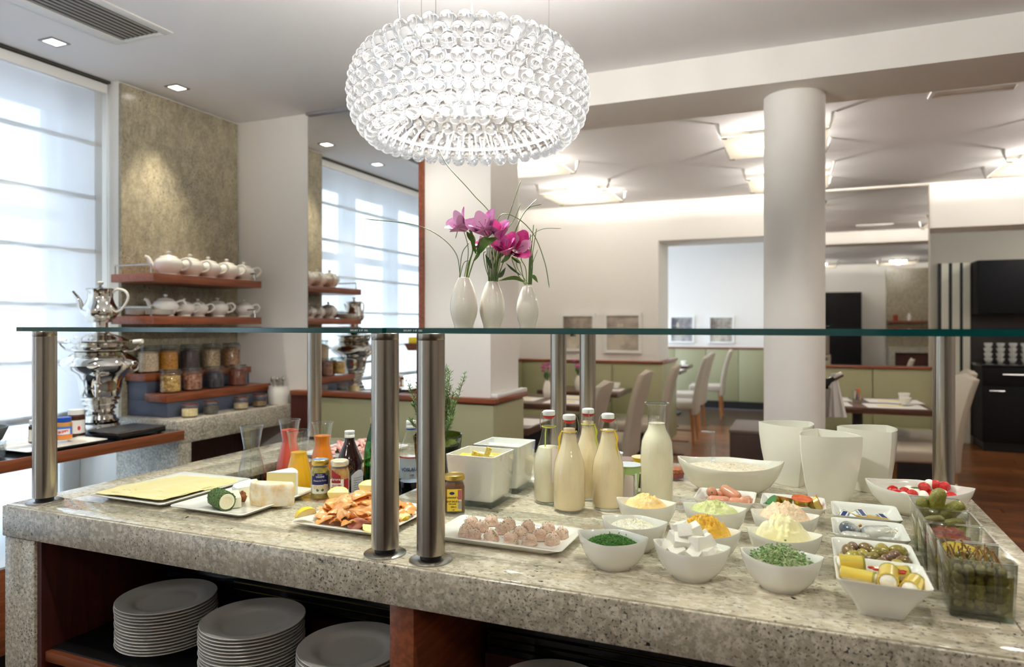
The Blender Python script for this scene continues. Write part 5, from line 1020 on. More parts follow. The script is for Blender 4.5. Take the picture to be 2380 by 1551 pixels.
obj('label', patch(.0397, FA+.15, FA+1.5, .020, .085, 14, lambda q: .022*math.sin(PI*min(1, q*.8+.1))), mat('label_grey', (206, 204, 206), .6), t)
for i in range(9): obj('print_line', patch(.0401, FA+.35, FA+1.30-.03*(i % 3), .030+i*.0068, .0312+i*.0068, 10), mat('print_grey_%d' % i, (150, 148, 152), .7), t)
t = bottle('mineral_water_bottle', 'green glass mineral water bottle with gold cap behind the post', -1.268, 1.905, [(.001, 0), (.032, 0), (.0345, .004), (.0345, .120), (.032, .145), (.022, .185), (.0140, .212), (.0128, .230)], bottle_g, [(.0135, .2225), (.0137, .224), (.0137, .2395), (.0128, .241), (.001, .241)], gold, ([(.001, .003), (.0325, .004), (.0325, .090), (.001, .090)], mat('green_drink', (24, 110, 20), .15)))
t = bottle('labelled_bottle', 'glass bottle with pale blue label mostly hidden by the front post', -1.172, 1.800, [(.001, 0), (.033, 0), (.035, .004), (.035, .125), (.032, .145), (.020, .180), (.0135, .205), (.0130, .215)], bglass, [(.0140, .2085), (.0140, .2255), (.001, .227)], white_pl)
obj('label', patch(.0355, FA-1.5, FA+1.5, .040, .120, 20), mat('label_blue', (176, 188, 214), .6), t)
t = bottle('water_bottle', 'clear glass water bottle with white cap seen between the front posts', -1.100, 1.850, [(.001, 0), (.034, 0), (.036, .004), (.036, .006), (.0345, .020), (.036, .034), (.0345, .048), (.036, .060), (.036, .145), (.034, .165), (.026, .190), (.0165, .212), (.0140, .222), (.0135, .228)], bglass, [(.0152, .2245), (.0155, .2255), (.0155, .233), (.0148, .234), (.0155, .235), (.0155, .244), (.0145, .2465), (.001, .2465)], white_pl, ([(.001, .004), (.034, .005), (.034, .064), (.001, .064)], glassy('water_dark', (.55, .60, .62), .3)))
obj('cap_ring', B().lathe([(.0147, .2195), (.0150, .2205), (.0150, .2235), (.0147, .2242)], 28), mat('cap_blue', (44, 92, 168), .4), t)
obj('label', patch(.0366, FA-1.3, FA+1.3, .075, .140, 20), mat('label_ice', (190, 200, 206), .6), t); obj('label_edge', patch(.0369, FA-1.3, FA+1.3, .1375, .1415, 20), mat('label_red', (190, 60, 60), .5), t)
navyb = mat('print_blue', (40, 84, 150), .5); lettering('VÖSLAUER', .0135, navyb, t, r=.0369, ang=FA-.05, z=.104, bold=.0003, tilt=.06); lettering('mild', .007, navyb, t, r=.0369, ang=FA, z=.088, bold=.0001)
# ham platter beyond the trough
obj('ham_platter', platter_me(.14, .155), None, loc=(-1.535, 2.180, Z), label='white platter of sliced raw ham behind the juice carafes', cat='platter')
ham = [mat('ham_%d' % i, c, .35, col2=c2, scale=30, stretch=(1, 4, 1), sss=.05) for i, (c, c2) in enumerate((((196, 84, 78), (236, 200, 190)), ((214, 130, 116), (240, 214, 204))))]
hm = [ribbon(40+s).mesh('ham_slice', ham[s % 2], ang=70) for s in range(4)]
for i in range(26):
    o = obj('ham_slice', hm[i % 4], None, loc=(-1.535+rnd.uniform(-.10, .10), 2.18+rnd.uniform(-.115, .115), Z+.012+.004*(i % 4)), rot=(rnd.uniform(-.2, .2), rnd.uniform(-.2, .2), rnd.uniform(0, 6)), label='folded slice of pink raw ham on the rear platter', cat='ham', group='slices of raw ham'); o.scale = (1.3, 1.3, 1.2)
# ------------------------------------------------------------------ jars
def jar(name, label, x, y, r_, h, cont, lidm, capr=None, z0=Z, hexa=False):
    t = thing(name, label, 'jar', (x, y, z0)); n = 6 if hexa else 32
    obj('glass', B().lathe([(.001, 0), (r_*.92, 0), (r_, .003), (r_, h*.70), (r_*.97, h*.76), (r_*.84, h*.82), (r_*.84, h*.90)], n, cap=False), clear, t, bevel=.0015 if hexa else 0)
    obj('content', B().lathe([(.001, .003), (r_*.90, .004), (r_*.95, .006), (r_*.95, h*.69), (r_*.80, h*.80), (.001, h*.80)], n), cont, t)
    cr_ = capr or r_*.92; obj('lid', B().lathe([(cr_*.98, h*.855), (cr_, h*.86), (cr_, h*.96), (cr_*.97, h*.975), (cr_*.90, h*.985), (cr_*.86, h*.975), (.001, h*.975)], 36), lidm, t); return t
must = mat('fruit_mustard', (160, 138, 50), .3, col2=(190, 176, 90), scale=90); quin = mat('quince_sauce', (200, 158, 96), .3, col2=(170, 120, 66), scale=60); navyl = mat('label_navy', (28, 38, 104), .5); burg = mat('label_burgundy', (150, 24, 38), .5); ylw = mat('label_yellow', (236, 206, 64), .5); brn = mat('print_brown', (94, 44, 24), .6); fig = mat('print_food', (222, 206, 176), .6); grn = mat('print_leaf', (84, 120, 60), .6)
FJ = math.atan2(-1.585, 1.2)
t = jar('mustard_jar', 'jar of fruit mustard with navy label and gold lid', -1.228, 1.578, .0255, .110, must, gold)
obj('label_white', patch(.0259, FJ-.95, FJ+.95, .018, .052, 14), paper, t); obj('label_navy', patch(.0261, FJ-.95, FJ+.95, .042, .066, 14, lambda q: .008 if .18 < q < .82 else 0), navyl, t)
lettering('Sandro', .0045, paper, t, r=.0264, ang=FJ, z=.0700); lettering('VANINI', .0068, paper, t, r=.0264, ang=FJ, z=.0640, bold=.0001); lettering('Mostarda Purée', .0058, paper, t, r=.0264, ang=FJ, z=.0535, sx=.95); 
for a_, z_, s_, m_ in ((-.5, .036, .0062, fig), (.0, .034, .0066, fig), (.5, .036, .0075, fig), (-.25, .028, .004, grn), (.25, .028, .004, grn)): o = obj('print_fruit', B().sphere((0, 0, 0), s_, 12, 8, (.08, 1, 1)), m_, t, loc=(.0262*math.cos(FJ+a_), .0262*math.sin(FJ+a_), z_), rot=(0, 0, FJ+a_))
obj('lid_print', B().lathe([(.021, .1075), (.021, .1079), (.001, .108)], 28), mat('lid_blue', (120, 146, 190), .4), t)
t = jar('quince_jar', 'jar of quince sauce with white and burgundy label and pale lid', -1.171, 1.588, .0270, .110, quin, mat('pale_lid', (232, 222, 200), .3, metal=.5))
obj('label_white', patch(.0274, FJ-1.1, FJ+1.1, .012, .060, 16), paper, t); obj('label_burgundy', patch(.0277, FJ-.85, FJ+.10, .050, .070, 10, lambda q: .016*(1-q)), burg, t); obj('label_burgundy', patch(.0277, FJ+.42, FJ+1.05, .030, .060, 8), burg, t)
lettering('furore', .0100, paper, t, r=.0280, ang=FJ-.38, z=.0605, bold=.0001); lettering('QUITTEN', .0062, burg, t, r=.0278, ang=FJ-.30, z=.0440); lettering('SENFSAUCE', .0062, burg, t, r=.0278, ang=FJ-.30, z=.0375)
qf = mat('print_quince', (214, 150, 60), .6)
for a_, z_ in ((-.5, .023), (-.15, .023)): obj('print_fruit', B().sphere((0, 0, 0), .0062, 12, 8, (.08, .9, 1.1)), qf, t, loc=(.0277*math.cos(FJ+a_), .0277*math.sin(FJ+a_), z_), rot=(0, 0, FJ+a_))
obj('print_leaf', B().sphere((0, 0, 0), .004, 10, 6, (.08, 1.4, .6)), grn, t, loc=(.0278*math.cos(FJ-.3), .0278*math.sin(FJ-.3), .0312), rot=(0, 0, FJ-.3))
obj('lid_print', B().lathe([(.020, .1075), (.020, .1079), (.001, .108)], 28), mat('lid_cream', (226, 196, 160), .4), t)
FS = math.atan2(-1.60, .815)
t = jar('mustard_sauce_jar', 'six-sided jar of mustard sauce with yellow label and gold lid, right of the post', -.822, 1.598, .0300, .098, mat('sauce_brown', (110, 66, 24), .3), gold, .0265, hexa=True)
for c_, x0, x1, z0, z1, e_ in ((ylw, -.0185, .0185, .008, .064, .0), (mat('label_rose', (176, 92, 110), .5), .0085, .0180, .038, .062, .0003), (paper, .0085, .0180, .012, .036, .0003)):
    a = FS; R_ = .0300; cth, sth = math.cos(a), math.sin(a); obj('label', B().add([(R_*cth-sth*xx*-1*1-e_*-cth+ (e_+.0003)*cth*0, R_*sth+cth*xx+(e_)*sth, zz) if False else ((R_+e_)*cth-sth*xx, (R_+e_)*sth+cth*xx, zz) for zz in (z0, z1) for xx in (x0, x1)]+[((R_+e_-.0002)*cth-sth*xx, (R_+e_-.0002)*sth+cth*xx, zz) for zz in (z0, z1) for xx in (x0, x1)], [(0, 1, 3, 2), (4, 6, 7, 5), (0, 4, 5, 1), (2, 3, 7, 6), (0, 2, 6, 4), (1, 5, 7, 3)]), c_, t)
def flat_text(body, size, m, parent, a, R_, x, z, bold=0):
    return lettering(body, size, m, parent, loc=(R_*math.cos(a)-math.sin(a)*x, R_*math.sin(a)+math.cos(a)*x, z), rot=(PI/2, 0, a+PI/2), bold=bold)
for body, s_, x, z in (("Schenkel's", .0070, -.006, .0430), ('SENF SAUCE', .0062, -.005, .0325), ('FÜR LACHS', .0036, -.005, .0265), ('200g e', .0050, -.002, .0190), ('1,69', .0040, -.003, .0115)): flat_text(body, s_, brn, t, FS, .0304, x, z, .0001)
obj('print_crest', B().sphere((0, 0, 0), .0055, 12, 8, (.05, 1.2, .7)), navyl, t, loc=(.0302*math.cos(FS)+math.sin(FS)*.006, .0302*math.sin(FS)-math.cos(FS)*.006, .0535), rot=(0, 0, FS))
for i in range(8): x = .0095+i*.0011; obj('barcode_bar', B().add([((.0305)*math.cos(FS)-math.sin(FS)*xx, .0305*math.sin(FS)+math.cos(FS)*xx, zz) for zz in (.014, .034) for xx in (x, x+.0005)], [(0, 1, 3, 2), (2, 3, 1, 0)]), black, t)
# ------------------------------------------------------------------ white glass boxes with butter portions and sweetener
wg = mat('milk_glass', (250, 250, 247), .15, coat=.5, sss=.1)
def white_box(x, y, label):
    t = thing('white_glass_box', label, 'glass box', (x, y, Z), 0, 'white square glass boxes'); hx, hy, h = .072, .072, .134
    ri = lambda s_, i, z: rrect((hx-i)*s_, (hy-i)*s_, .007, 4, z)
    obj('inner_wall', B().loft([ri(.86, .003, .014), ri(.90, .003, .024), ri(1, .0012, h-.001), ri(1, .0005, h), ri(1, .006, h), ri(.93, .006, .03), ri(.86, .006, .022)]), wg, t, ang=50)
    obj('clear_coat', B().loft([ri(.90, 0, 0), ri(.915, 0, .004), ri(1.002, 0, h-.002)], True, False), clear, t); obj('thick_base', B().loft([ri(.90, .001, .0005), ri(.90, .001, .0135)]), greenbase, t); return t
white_box(-.806, 1.722, 'nearer white glass box of gold wrapped butter portions'); white_box(-.806, 1.892, 'farther white glass box of white wrapped portions')
bw = mat('butter_wrap_gold', (206, 176, 70), .35, metal=.3, col2=(236, 214, 120), scale=200); bw2 = mat('butter_wrap_white', (242, 240, 228), .5); ylp = mat('yellow_wrap', (246, 216, 60), .45)
for i, (dx, dy, dz, rot, m_, lb_, s_) in enumerate(((-.030, -.020, .112, (.1, .1, .1), ylp, 'yellow flat butter portion at the left of the nearer box', (.022, .018, .006)), (.004, -.018, .120, (.1, .35, .6), bw, 'gold butter roll lying slanted in the nearer box', (.020, .0075, .0075)), (.030, -.022, .127, (.2, -1.2, .3), bw, 'gold butter roll standing up in the nearer box', (.018, .007, .007)), (.012, .006, .116, (.2, .2, 1.), bw2, 'white wrapped butter in the middle of the nearer box', (.018, .012, .006)), (.040, .004, .116, (.3, .1, .5), bw, 'gold butter portion at the right of the nearer box', (.020, .012, .006)), (-.022, .020, .110, (0, .1, 1.2), ylp, 'yellow portion at the back of the nearer box', (.022, .016, .006)), (.02, .035, .108, (0, 0, .2), bw, 'gold portion at the back corner of the nearer box', (.022, .012, .007)), (-.01, -.04, .106, (0, 0, .2), ylp, 'yellow portion at the front wall of the nearer box', (.022, .014, .006)))):
    obj('butter_portion', Bx(-s_[0], -s_[1], -s_[2], s_[0], s_[1], s_[2]), m_, loc=(-.806+dx, 1.722+dy, Z+dz+.007), rot=rot, bevel=.002, label=lb_, cat='butter portion', group='wrapped portions in the white boxes')
for dx, dy, dz, m_, lb_ in ((-.02, -.02, .116, bw2, 'white cylinder portion in the farther box'), (.010, -.032, .110, ylp, 'yellow portion in the farther box'), (.03, .0, .112, bw2, 'white sachet at the right of the farther box'), (-.01, .03, .106, bw2, 'white sachet at the back of the farther box')): obj('sugar_portion', Bx(-.022, -.012, -.008, .022, .012, .008), m_, loc=(-.806+dx, 1.892+dy, Z+dz+.007), rot=(.1, .1, rnd.uniform(0, .8)), bevel=.003, label=lb_, cat='portion', group='wrapped portions in the white boxes')
for x_, y_ in ((-.806, 1.722), (-.806, 1.892)): obj('portion_layer', lump(.05, 3, .15, 6, (1, 1, .5), 20, 10), ylp if y_ < 1.8 else bw2, loc=(x_, y_, Z+.089), label='loose layer of wrapped portions deep in the %s box' % ('nearer' if y_ < 1.8 else 'farther'), cat='butter portion', kind='stuff')
# ------------------------------------------------------------------ rosemary in an olive glass pot
rp = thing('rosemary_pot', 'rosemary bush in an olive green glass pot beside the post', 'plant', (-.962, 1.765, Z))
obj('pot', B().lathe([(.001, 0), (.050, 0), (.053, .004), (.0705, .165), (.0700, .167), (.0665, .165), (.050, .010)], 40, cap=False), potg, rp); obj('gravel', lump(.060, 2, .2, 6, (1, 1, .25), 28, 10), mat('white_gravel', (214, 206, 190), .8, bump=1, bscale=180), rp, loc=(0, 0, .138))
obj('liner', B().lathe([(.001, .008), (.046, .008), (.061, .125), (.001, .126)], 28), mat('pot_liner', (66, 78, 34), .6), rp)
ros = mat('rosemary_needle', (96, 126, 74), .5, col2=(126, 152, 98), scale=60, rand=.1); rst = mat('rosemary_stem', (96, 92, 60), .7); b = B(); b2 = B()
for s_ in range(44):
    a, r_ = rnd.uniform(0, 6.28), rnd.uniform(.01, .078); h_ = rnd.uniform(.08, .225)-.4*r_; bx, by = r_*.35*math.cos(a), r_*.35*math.sin(a); pts = smooth_curve([(bx, by, .145), (bx+r_*.5*math.cos(a), by+r_*.5*math.sin(a), .145+h_*.5), (bx+r_*math.cos(a), by+r_*math.sin(a), .145+h_)], 9); b.tube(pts, .0011, 4)
    for i, p in enumerate(pts):
        if i < 3: continue
        for k_ in range(7):
            aa = rnd.uniform(0, 6.28); d_ = Vector((math.cos(aa), math.sin(aa), rnd.uniform(.5, 1.1))).normalized()*rnd.uniform(.010, .019); w_ = d_.orthogonal().normalized()*.0013; q = p+Vector((0, 0, rnd.uniform(-.004, .004))); b2.add([q, q+d_*.5+w_, q+d_, q+d_*.5-w_], [(0, 1, 2, 3)])
obj('twigs', b, rst, rp, kind='stuff'); obj('needles', b2, ros, rp, kind='stuff', smooth=False)
# ------------------------------------------------------------------ small cups and jars behind the milk
def cup(name, label, x, y, r0, r1, h, m, lidm, z0=Z, cat='cup'):
    t = thing(name, label, cat, (x, y, z0)); obj('cup', B().lathe([(.001, 0), (r0, 0), (r0*1.03, .003), (r1, h-.003), (r1*1.07, h-.002), (r1*1.07, h-.0005)], 30, cap=True), m, t); obj('lid', B().lathe([(r1*1.10, h-.0003), (r1*1.10, h+.0008), (.001, h+.001)], 30), lidm, t); return t
foilid = mat('foil_lid', (214, 224, 234), .35, metal=.3, bump=.5, bscale=60); gc = mat('cup_green', (168, 196, 130), .4); 
t = cup('yoghurt_cup', 'pale green yoghurt cup with foil lid between bottles and carafe', -.452, 1.945, .027, .036, .085, gc, foilid)
FY = math.atan2(-1.94, .45)
for i in range(8): obj('print_line', patch(.0335+.0006*(i > 3), FY-.3, FY+.6, .030+i*.005, .0312+i*.005, 8), mat('cup_print_%d' % i, (92, 116, 78), .6), t)
obj('print_block', patch(.0312, FY-.5, FY+.1, .004, .020, 8), mat('print_cowblue', (46, 76, 140), .5), t); obj('barcode', patch(.0345, FY+.62, FY+.85, .020, .065, 4), paper, t)
cup('yoghurt_cup', 'small cup with blue and white lid behind the right milk bottle', -.560, 2.185, .030, .034, .070, white_pl, mat('lid_bluewhite', (120, 160, 206), .4, col2=(236, 236, 236), scale=40))
cup('pudding_cup', 'dark brown pudding cup under the yellow one', -.432, 2.055, .022, .030, .045, mat('choc', (62, 34, 26), .3), white_pl); cup('pudding_cup', 'yellow pudding cup stacked on the brown one', -.432, 2.055, .022, .030, .042, mat('pudding_yellow', (226, 190, 20), .35), mat('lid_orange', (246, 214, 160), .4), Z+.0465)
t = thing('rice_jar', 'low glass jar of puffed rice beside the white boxes', 'jar', (-.700, 2.055, Z)); obj('glass', B().lathe([(.001, 0), (.036, 0), (.042, .006), (.043, .060), (.040, .072), (.041, .074)], 32, cap=False), clear, t); obj('rice', B().lathe([(.001, .010), (.038, .011), (.040, .052), (.02, .056), (.001, .057)], 28), mat('rice', (238, 222, 180), .7, bump=1, bscale=220, col2=(222, 200, 150), scale=160), t); obj('base', B().lathe([(.035, .001), (.040, .007), (.001, .009)], 28), greenbase, t)
cup('cream_cheese_tub', 'round tub with a blue lid behind the rice jar', -.735, 2.165, .036, .040, .070, white_pl, mat('lid_deepblue', (44, 72, 170), .4, col2=(60, 90, 190), scale=20))
t = thing('berry_glass', 'small glass of red berry compote left of the muesli bowl', 'glass', (-.365, 2.195, Z)); obj('glass', B().lathe([(.001, 0), (.030, 0), (.034, .004), (.037, .040), (.034, .052), (.0355, .064)], 30, cap=False), clear, t); obj('compote', B().lathe([(.001, .005), (.030, .006), (.0335, .022), (.001, .023)], 26), mat('compote_red', (140, 16, 20), .2), t); obj('fruit_layer', B().lathe([(.001, .0232), (.0335, .0235), (.0345, .034), (.001, .035)], 26), mat('fruit_bits', (196, 120, 40), .4, col2=(160, 40, 30), scale=160), t)
cup('berry_glass', 'small glass cup behind the green yoghurt cup', -.500, 2.12, .027, .036, .066, mat('red_jelly', (150, 40, 40), .2), clear)
cup('cream_cheese_tub', 'white tub seen between the two back milk bottles', -.640, 2.19, .036, .042, .082, white_pl, foilid)

# ------------------------------------------------------------------ samovar on the side counter
SMX, SMY, SMZ = -3.16, 2.375, .8605
t = thing('samovar', 'ornate chrome samovar on the side counter by the window', 'samovar', (SMX, SMY, SMZ)); K = .00207
def zz(v): return (1001-v)*K
obj('base', B().lathe([(.090, 0), (.100, .004), (.100, .012), (.080, .020), (.088, .028), (.078, .040), (.084, .052), (.070, .062), (.066, .080)], 48), chrome, t, ang=30)
obj('foot', B().lathe([(.060, .081), (.064, .090), (.054, .100), (.070, .112), (.062, .122), (.078, .134), (.070, .146), (.088, .158), (.080, .168)], 48), chrome, t, ang=30)
obj('urn', B().lathe([(.078, .169), (.086, .180), (.092, .215), (.096, .250), (.104, .262), (.108, .270), (.128, .285), (.160, .305), (.172, .325), (.166, .348), (.140, .368), (.122, .378), (.112, .388)], 56), chrome, t, ang=40)
obj('crown', B().lathe([(.110, .3885), (.128, .398), (.122, .408), (.108, .418), (.114, .426), (.150, .434), (.152, .440), (.118, .446), (.098, .458), (.070, .470), (.046, .478)], 56), chrome, t, ang=40)
obj('chimney', B().lathe([(.044, .4785), (.038, .486), (.034, .500), (.034, .530)], 36), chrome, t)
for s_ in (-1, 1):
    a = math.radians(20); cx_, sx_ = s_*math.cos(a), s_*math.sin(a)
    obj('handle', B().tube(smooth_curve([(cx_*.118, sx_*.118, .392), (cx_*.175, sx_*.175, .400), (cx_*.205, sx_*.205, .432), (cx_*.150, sx_*.150, .440)], 5), .006, 8), chrome, t); obj('grip', B().tube([(cx_*.168, sx_*.168, .436), (cx_*.212, sx_*.212, .440)], .011, 10), porc, t)
    obj('side_ring', B().tube([(cx_*.170+.0*k_, sx_*.170+.022*math.cos(k_*PI/8), .318+.022*math.sin(k_*PI/8)) for k_ in range(17)], .005, 8), chrome, t)
dx_, dy_ = math.cos(math.radians(-42)), math.sin(math.radians(-42))
tp = obj('tap', B().tube(smooth_curve([(dx_*.090, dy_*.090, .232), (dx_*.125, dy_*.125, .236), (dx_*.150, dy_*.150, .236), (dx_*.160, dy_*.160, .215), (dx_*.161, dy_*.161, .180)], 5), [.010]*14+[.008]*7, 10), chrome, t)
obj('tap_key', B().tube([(dx_*.140, dy_*.140, .236), (dx_*.142, dy_*.142, .285)], .005, 8).tube([(dx_*.142+.016*math.cos(k_*PI/8)*-dy_, dy_*.142+.016*math.cos(k_*PI/8)*dx_, .300+.018*math.sin(k_*PI/8)) for k_ in range(17)], .004, 6), chrome, tp)
obj('knob', B().sphere((-.13*1, -.03, .452), .010, 10, 8), porc, t)
k_ = thing('chrome_teapot', 'tall chrome teapot with curved white handle on top of the samovar', 'teapot', (SMX, SMY, SMZ+.5305))
obj('body', B().lathe([(.052, 0), (.056, .004), (.050, .010), (.068, .024), (.080, .045), (.076, .070), (.062, .095), (.055, .120), (.056, .150), (.062, .160)], 48), chrome, k_, ang=40)
obj('lid', B().lathe([(.0625, .1605), (.066, .163), (.050, .168), (.012, .172), (.006, .178), (.001, .180)], 40), chrome, k_); obj('knob', B().lathe([(.004, .1805), (.013, .188), (.015, .196), (.008, .200), (.001, .201)], 20), porc, k_)
sa, ca = math.sin(YAW), math.cos(YAW)
obj('spout', B().tube(smooth_curve([(-.070*ca, -.070*sa, .045), (-.092*ca, -.092*sa, .070), (-.105*ca, -.105*sa, .110), (-.135*ca, -.135*sa, .150)], 6), [.018-.00055*i for i in range(19)], 12), chrome, k_)
obj('handle', B().tube(smooth_curve([(.060*ca, .060*sa, .145), (.085*ca, .085*sa, .163), (.125*ca, .125*sa, .150), (.135*ca, .135*sa, .115), (.105*ca, .105*sa, .065), (.078*ca, .078*sa, .050)], 6), .006, 8), porc, k_)
# tray of spread jars, scale, bowl, ramekins
obj('spread_tray', platter_me(.135, .175), None, loc=(-2.955, 1.985, .8605), label='white tray of spread jars on the dark side counter', cat='tray')
def jarL(u, X, r_, h, label, cont, lidm, lab, name='spread_jar'):
    y = YX(u, X); t = thing(name, label, 'jar', (X, y, .878)); obj('content', B().lathe([(.001, 0), (r_*.9, 0), (r_, .004), (r_, h*.74), (r_*.8, h*.80)], 28), cont, t); obj('lid', B().lathe([(r_*.88, h*.801), (r_*.90, h*.805), (r_*.90, h*.99), (.001, h)], 28), lidm, t)
    a = math.atan2(-y, -X); obj('label', patch(r_+.0006, a-1.2, a+1.2, h*.10, h*.60, 12), lab, t); return t, a, r_, h
hz = mat('hazelnut_spread', (66, 30, 18), .25)
jarL(88, -3.0, .034, .098, 'jar of nut spread half hidden by the left post', hz, white_pl, mat('label_cream', (226, 220, 206), .6))
t, a, r_, h = jarL(147, -2.98, .034, .098, 'peanut spread jar with blue lid and orange-blue label', mat('peanut', (200, 146, 78), .4), mat('lid_royal', (20, 74, 170), .35), mat('label_skyblue', (60, 110, 190), .5))
obj('label_band', patch(r_+.0009, a-1.2, a+1.2, h*.10, h*.24, 10), mat('label_orange', (226, 130, 50), .5), t); obj('label_badge', patch(r_+.0010, a-.7, a+.8, h*.26, h*.50, 8), paper, t); lettering('SKIPPY', .014, mat('print_red', (206, 40, 36), .5), t, r=r_+.0012, ang=a, z=h*.38, bold=.0005, tilt=.15)
t, a, r_, h = jarL(177, -3.04, .036, .118, 'dark hazelnut spread jar with white lid and white label', hz, white_pl, paper); obj('print_spot', B().sphere((0, 0, 0), .008, 10, 6, (.08, .8, 1.3)), MATS['print_red'], t, loc=((r_+.0008)*math.cos(a+.3), (r_+.0008)*math.sin(a+.3), h*.3), rot=(0, 0, a+.3))
sc_ = thing('warming_plate', 'flat black warming plate with steel rim beside the samovar', 'appliance', (-2.942, 2.345, .8605), math.radians(2)); obj('body', Bx(-.105, -.13, .004, .105, .13, .028), blackg, sc_, bevel=.003); obj('top_plate', Bx(-.107, -.132, .0285, .107, .132, .032), wire, sc_, bevel=.001); obj('ribbed_top', Bx(-.098, -.123, .0322, .098, .123, .034), darkgrey, sc_)
for sx, sy in ((-1, -1), (1, -1), (-1, 1), (1, 1)): obj('foot', B().lathe([(.01, 0), (.01, .0038)], 12, (sx*.085, sy*.11)), black, sc_)
bw_ = thing('charcoal_bowl', 'round charcoal grey bowl at the left edge of the side counter', 'bowl', (-3.205, 1.84, .8605)); obj('shell', B().lathe([(.001, 0), (.06, 0), (.095, .03), (.115, .075), (.117, .085), (.110, .085), (.09, .035), (.055, .010), (.001, .009)], 44), charcoal, bw_); obj('content', B().lathe([(.001, .060), (.095, .060), (.05, .078), (.001, .082)], 30), black, bw_)
rk = B().lathe([(.001, 0), (.030, 0), (.036, .006), (.043, .030), (.0415, .031), (.033, .010), (.001, .006)], 32).mesh('ramekin', bglass)
for j in range(4): obj('glass_ramekin', rk, None, loc=(-2.905, 1.735, .8606+j*.012), label='clear glass ramekin in the short stack at the left picture edge', cat='glass dish', group='stacked glass ramekins')
tb_ = thing('tea_box_stand', 'wooden box with yellow packs at the left picture edge', 'box', (-3.02, 1.64, .8605)); obj('post', Bx(-.02, -.28, 0, .02, -.24, .30), cherry, tb_); obj('foot', Bx(-.08, -.34, 0, .08, -.18, .012), cherry, tb_)
obj('box', B().loft([[(-.07, -.34, .300), (.06, -.34, .300), (.06, .065, .300), (-.07, .065, .300)], [(-.09, -.36, .36), (.08, -.36, .36), (.08, .09, .36), (-.09, .09, .36)]]), cherry, tb_)
for i in range(4): obj('yellow_pack', Bx(-.06, .0-.085*i, .361, .05, .07-.085*i, .415), mat('pack_%d' % i, ((236, 206, 30), (232, 160, 40), (120, 60, 130), (236, 206, 30))[i], .5), tb_, bevel=.003)
# ------------------------------------------------------------------ stepped stand with storage jars
sd = thing('stepped_stand', 'two-step stand of dark grey boards with cherry edges on the sideboard', 'stand', (0, 0, .9005)); greyb = mat('grey_board', (74, 80, 98), .5)
obj('lower_body', Bx(-3.285, 2.625, 0, -3.000, 3.36, .080), greyb, sd, bevel=.002); obj('lower_rim', B().box(-3.147, 2.612, .0805, -2.99, 3.37, .121), cherry_y, sd, bevel=.002)
obj('upper_body', Bx(-3.285, 2.625, .0805, -3.150, 3.36, .183), greyb, sd, bevel=.002); obj('upper_rim', Bx(-3.288, 2.612, .1835, -3.143, 3.37, .222), cherry_y, sd, bevel=.002)
def lump_fill(h, r_): return B().lathe([(.001, .005), (r_*.9, .006), (r_, .010), (r_, h*.92), (r_*.6, h), (.001, h*1.02)], 28)
cer = {n_: mat('cereal_'+n_, a, .7, col2=b_, scale=s_, bump=1., bscale=s_) for n_, a, b_, s_ in (('oats', (226, 206, 176), (196, 166, 130), 130), ('cornflakes', (214, 150, 44), (176, 108, 26), 90), ('raisins', (52, 40, 44), (80, 62, 62), 120), ('muesli', (206, 186, 150), (150, 122, 90), 120), ('granola', (128, 86, 56), (176, 132, 90), 80), ('banana', (226, 190, 110), (150, 110, 50), 55), ('nuts', (116, 66, 46), (190, 140, 110), 60), ('plums', (30, 30, 40), (56, 54, 66), 70), ('apricots', (90, 44, 34), (130, 66, 36), 60), ('almonds', (232, 212, 150), (250, 236, 190), 90), ('seeds', (110, 106, 92), (76, 72, 64), 160), ('flax', (214, 196, 160), (190, 168, 130), 160), ('sesame', (150, 126, 92), (120, 96, 66), 160))}
orange_r = mat('jar_gasket', (206, 92, 66), .5)
def kilner(X, u, r_, h, z, cont, label, fill=.72, red=False, grp='clip-top storage jars'):
    y = YX(u, X); t = thing('storage_jar', label, 'jar', (X, y, z), .3, grp)
    obj('glass', B().lathe([(.001, 0), (r_*.93, 0), (r_, .004), (r_, h*.72), (r_*.88, h*.80), (r_*.88, h*.855)], 32, cap=False), bglass, t); obj('content', lump_fill(h*fill, r_*.955), cer[cont], t)
    obj('gasket', B().lathe([(r_*.80, h*.856), (r_*.95, h*.858), (r_*.95, h*.878), (r_*.80, h*.88)], 30), orange_r if red else mat_cl, t); obj('glass_lid', B().lathe([(r_*.96, h*.881), (r_*.97, h*.93), (r_*.90, h*.985), (r_*.55, h), (.001, h)], 30), lidg, t)
    b = B(); b.tube([(r_*.92*math.cos(q*PI/10), r_*.92*math.sin(q*PI/10), h*.80) for q in range(21)], .0011, 5)
    b.tube(smooth_curve([(r_*.93, 0, h*.80), (r_*1.16, 0, h*.90), (r_*1.12, 0, h*.72), (r_*1.02, 0, h*.60)], 4), .0012, 5); b.tube([(-r_*.93, 0, h*.80), (-r_*1.08, 0, h*.88), (-r_*.9, 0, h*.95)], .0012, 5); obj('clip', b, wire, t)
mat_cl = glassy('pale_gasket', (.85, .88, .86), .3); lidg = glassy('lid_glass', (.62, .68, .66), .45, 1.5)
for u, c_, lb_ in ((345, 'oats', 'tall clip-top jar of rolled oats, nearest the samovar'), (391, 'cornflakes', 'tall clip-top jar of yellow cornflakes'), (441, 'raisins', 'tall clip-top jar of dark raisins'), (491, 'muesli', 'tall clip-top jar of pale muesli'), (537, 'granola', 'tall clip-top jar of brown crunchy cereal at the wall end')): kilner(-3.216, u, .052, .150, 1.1230, c_, lb_, .76)
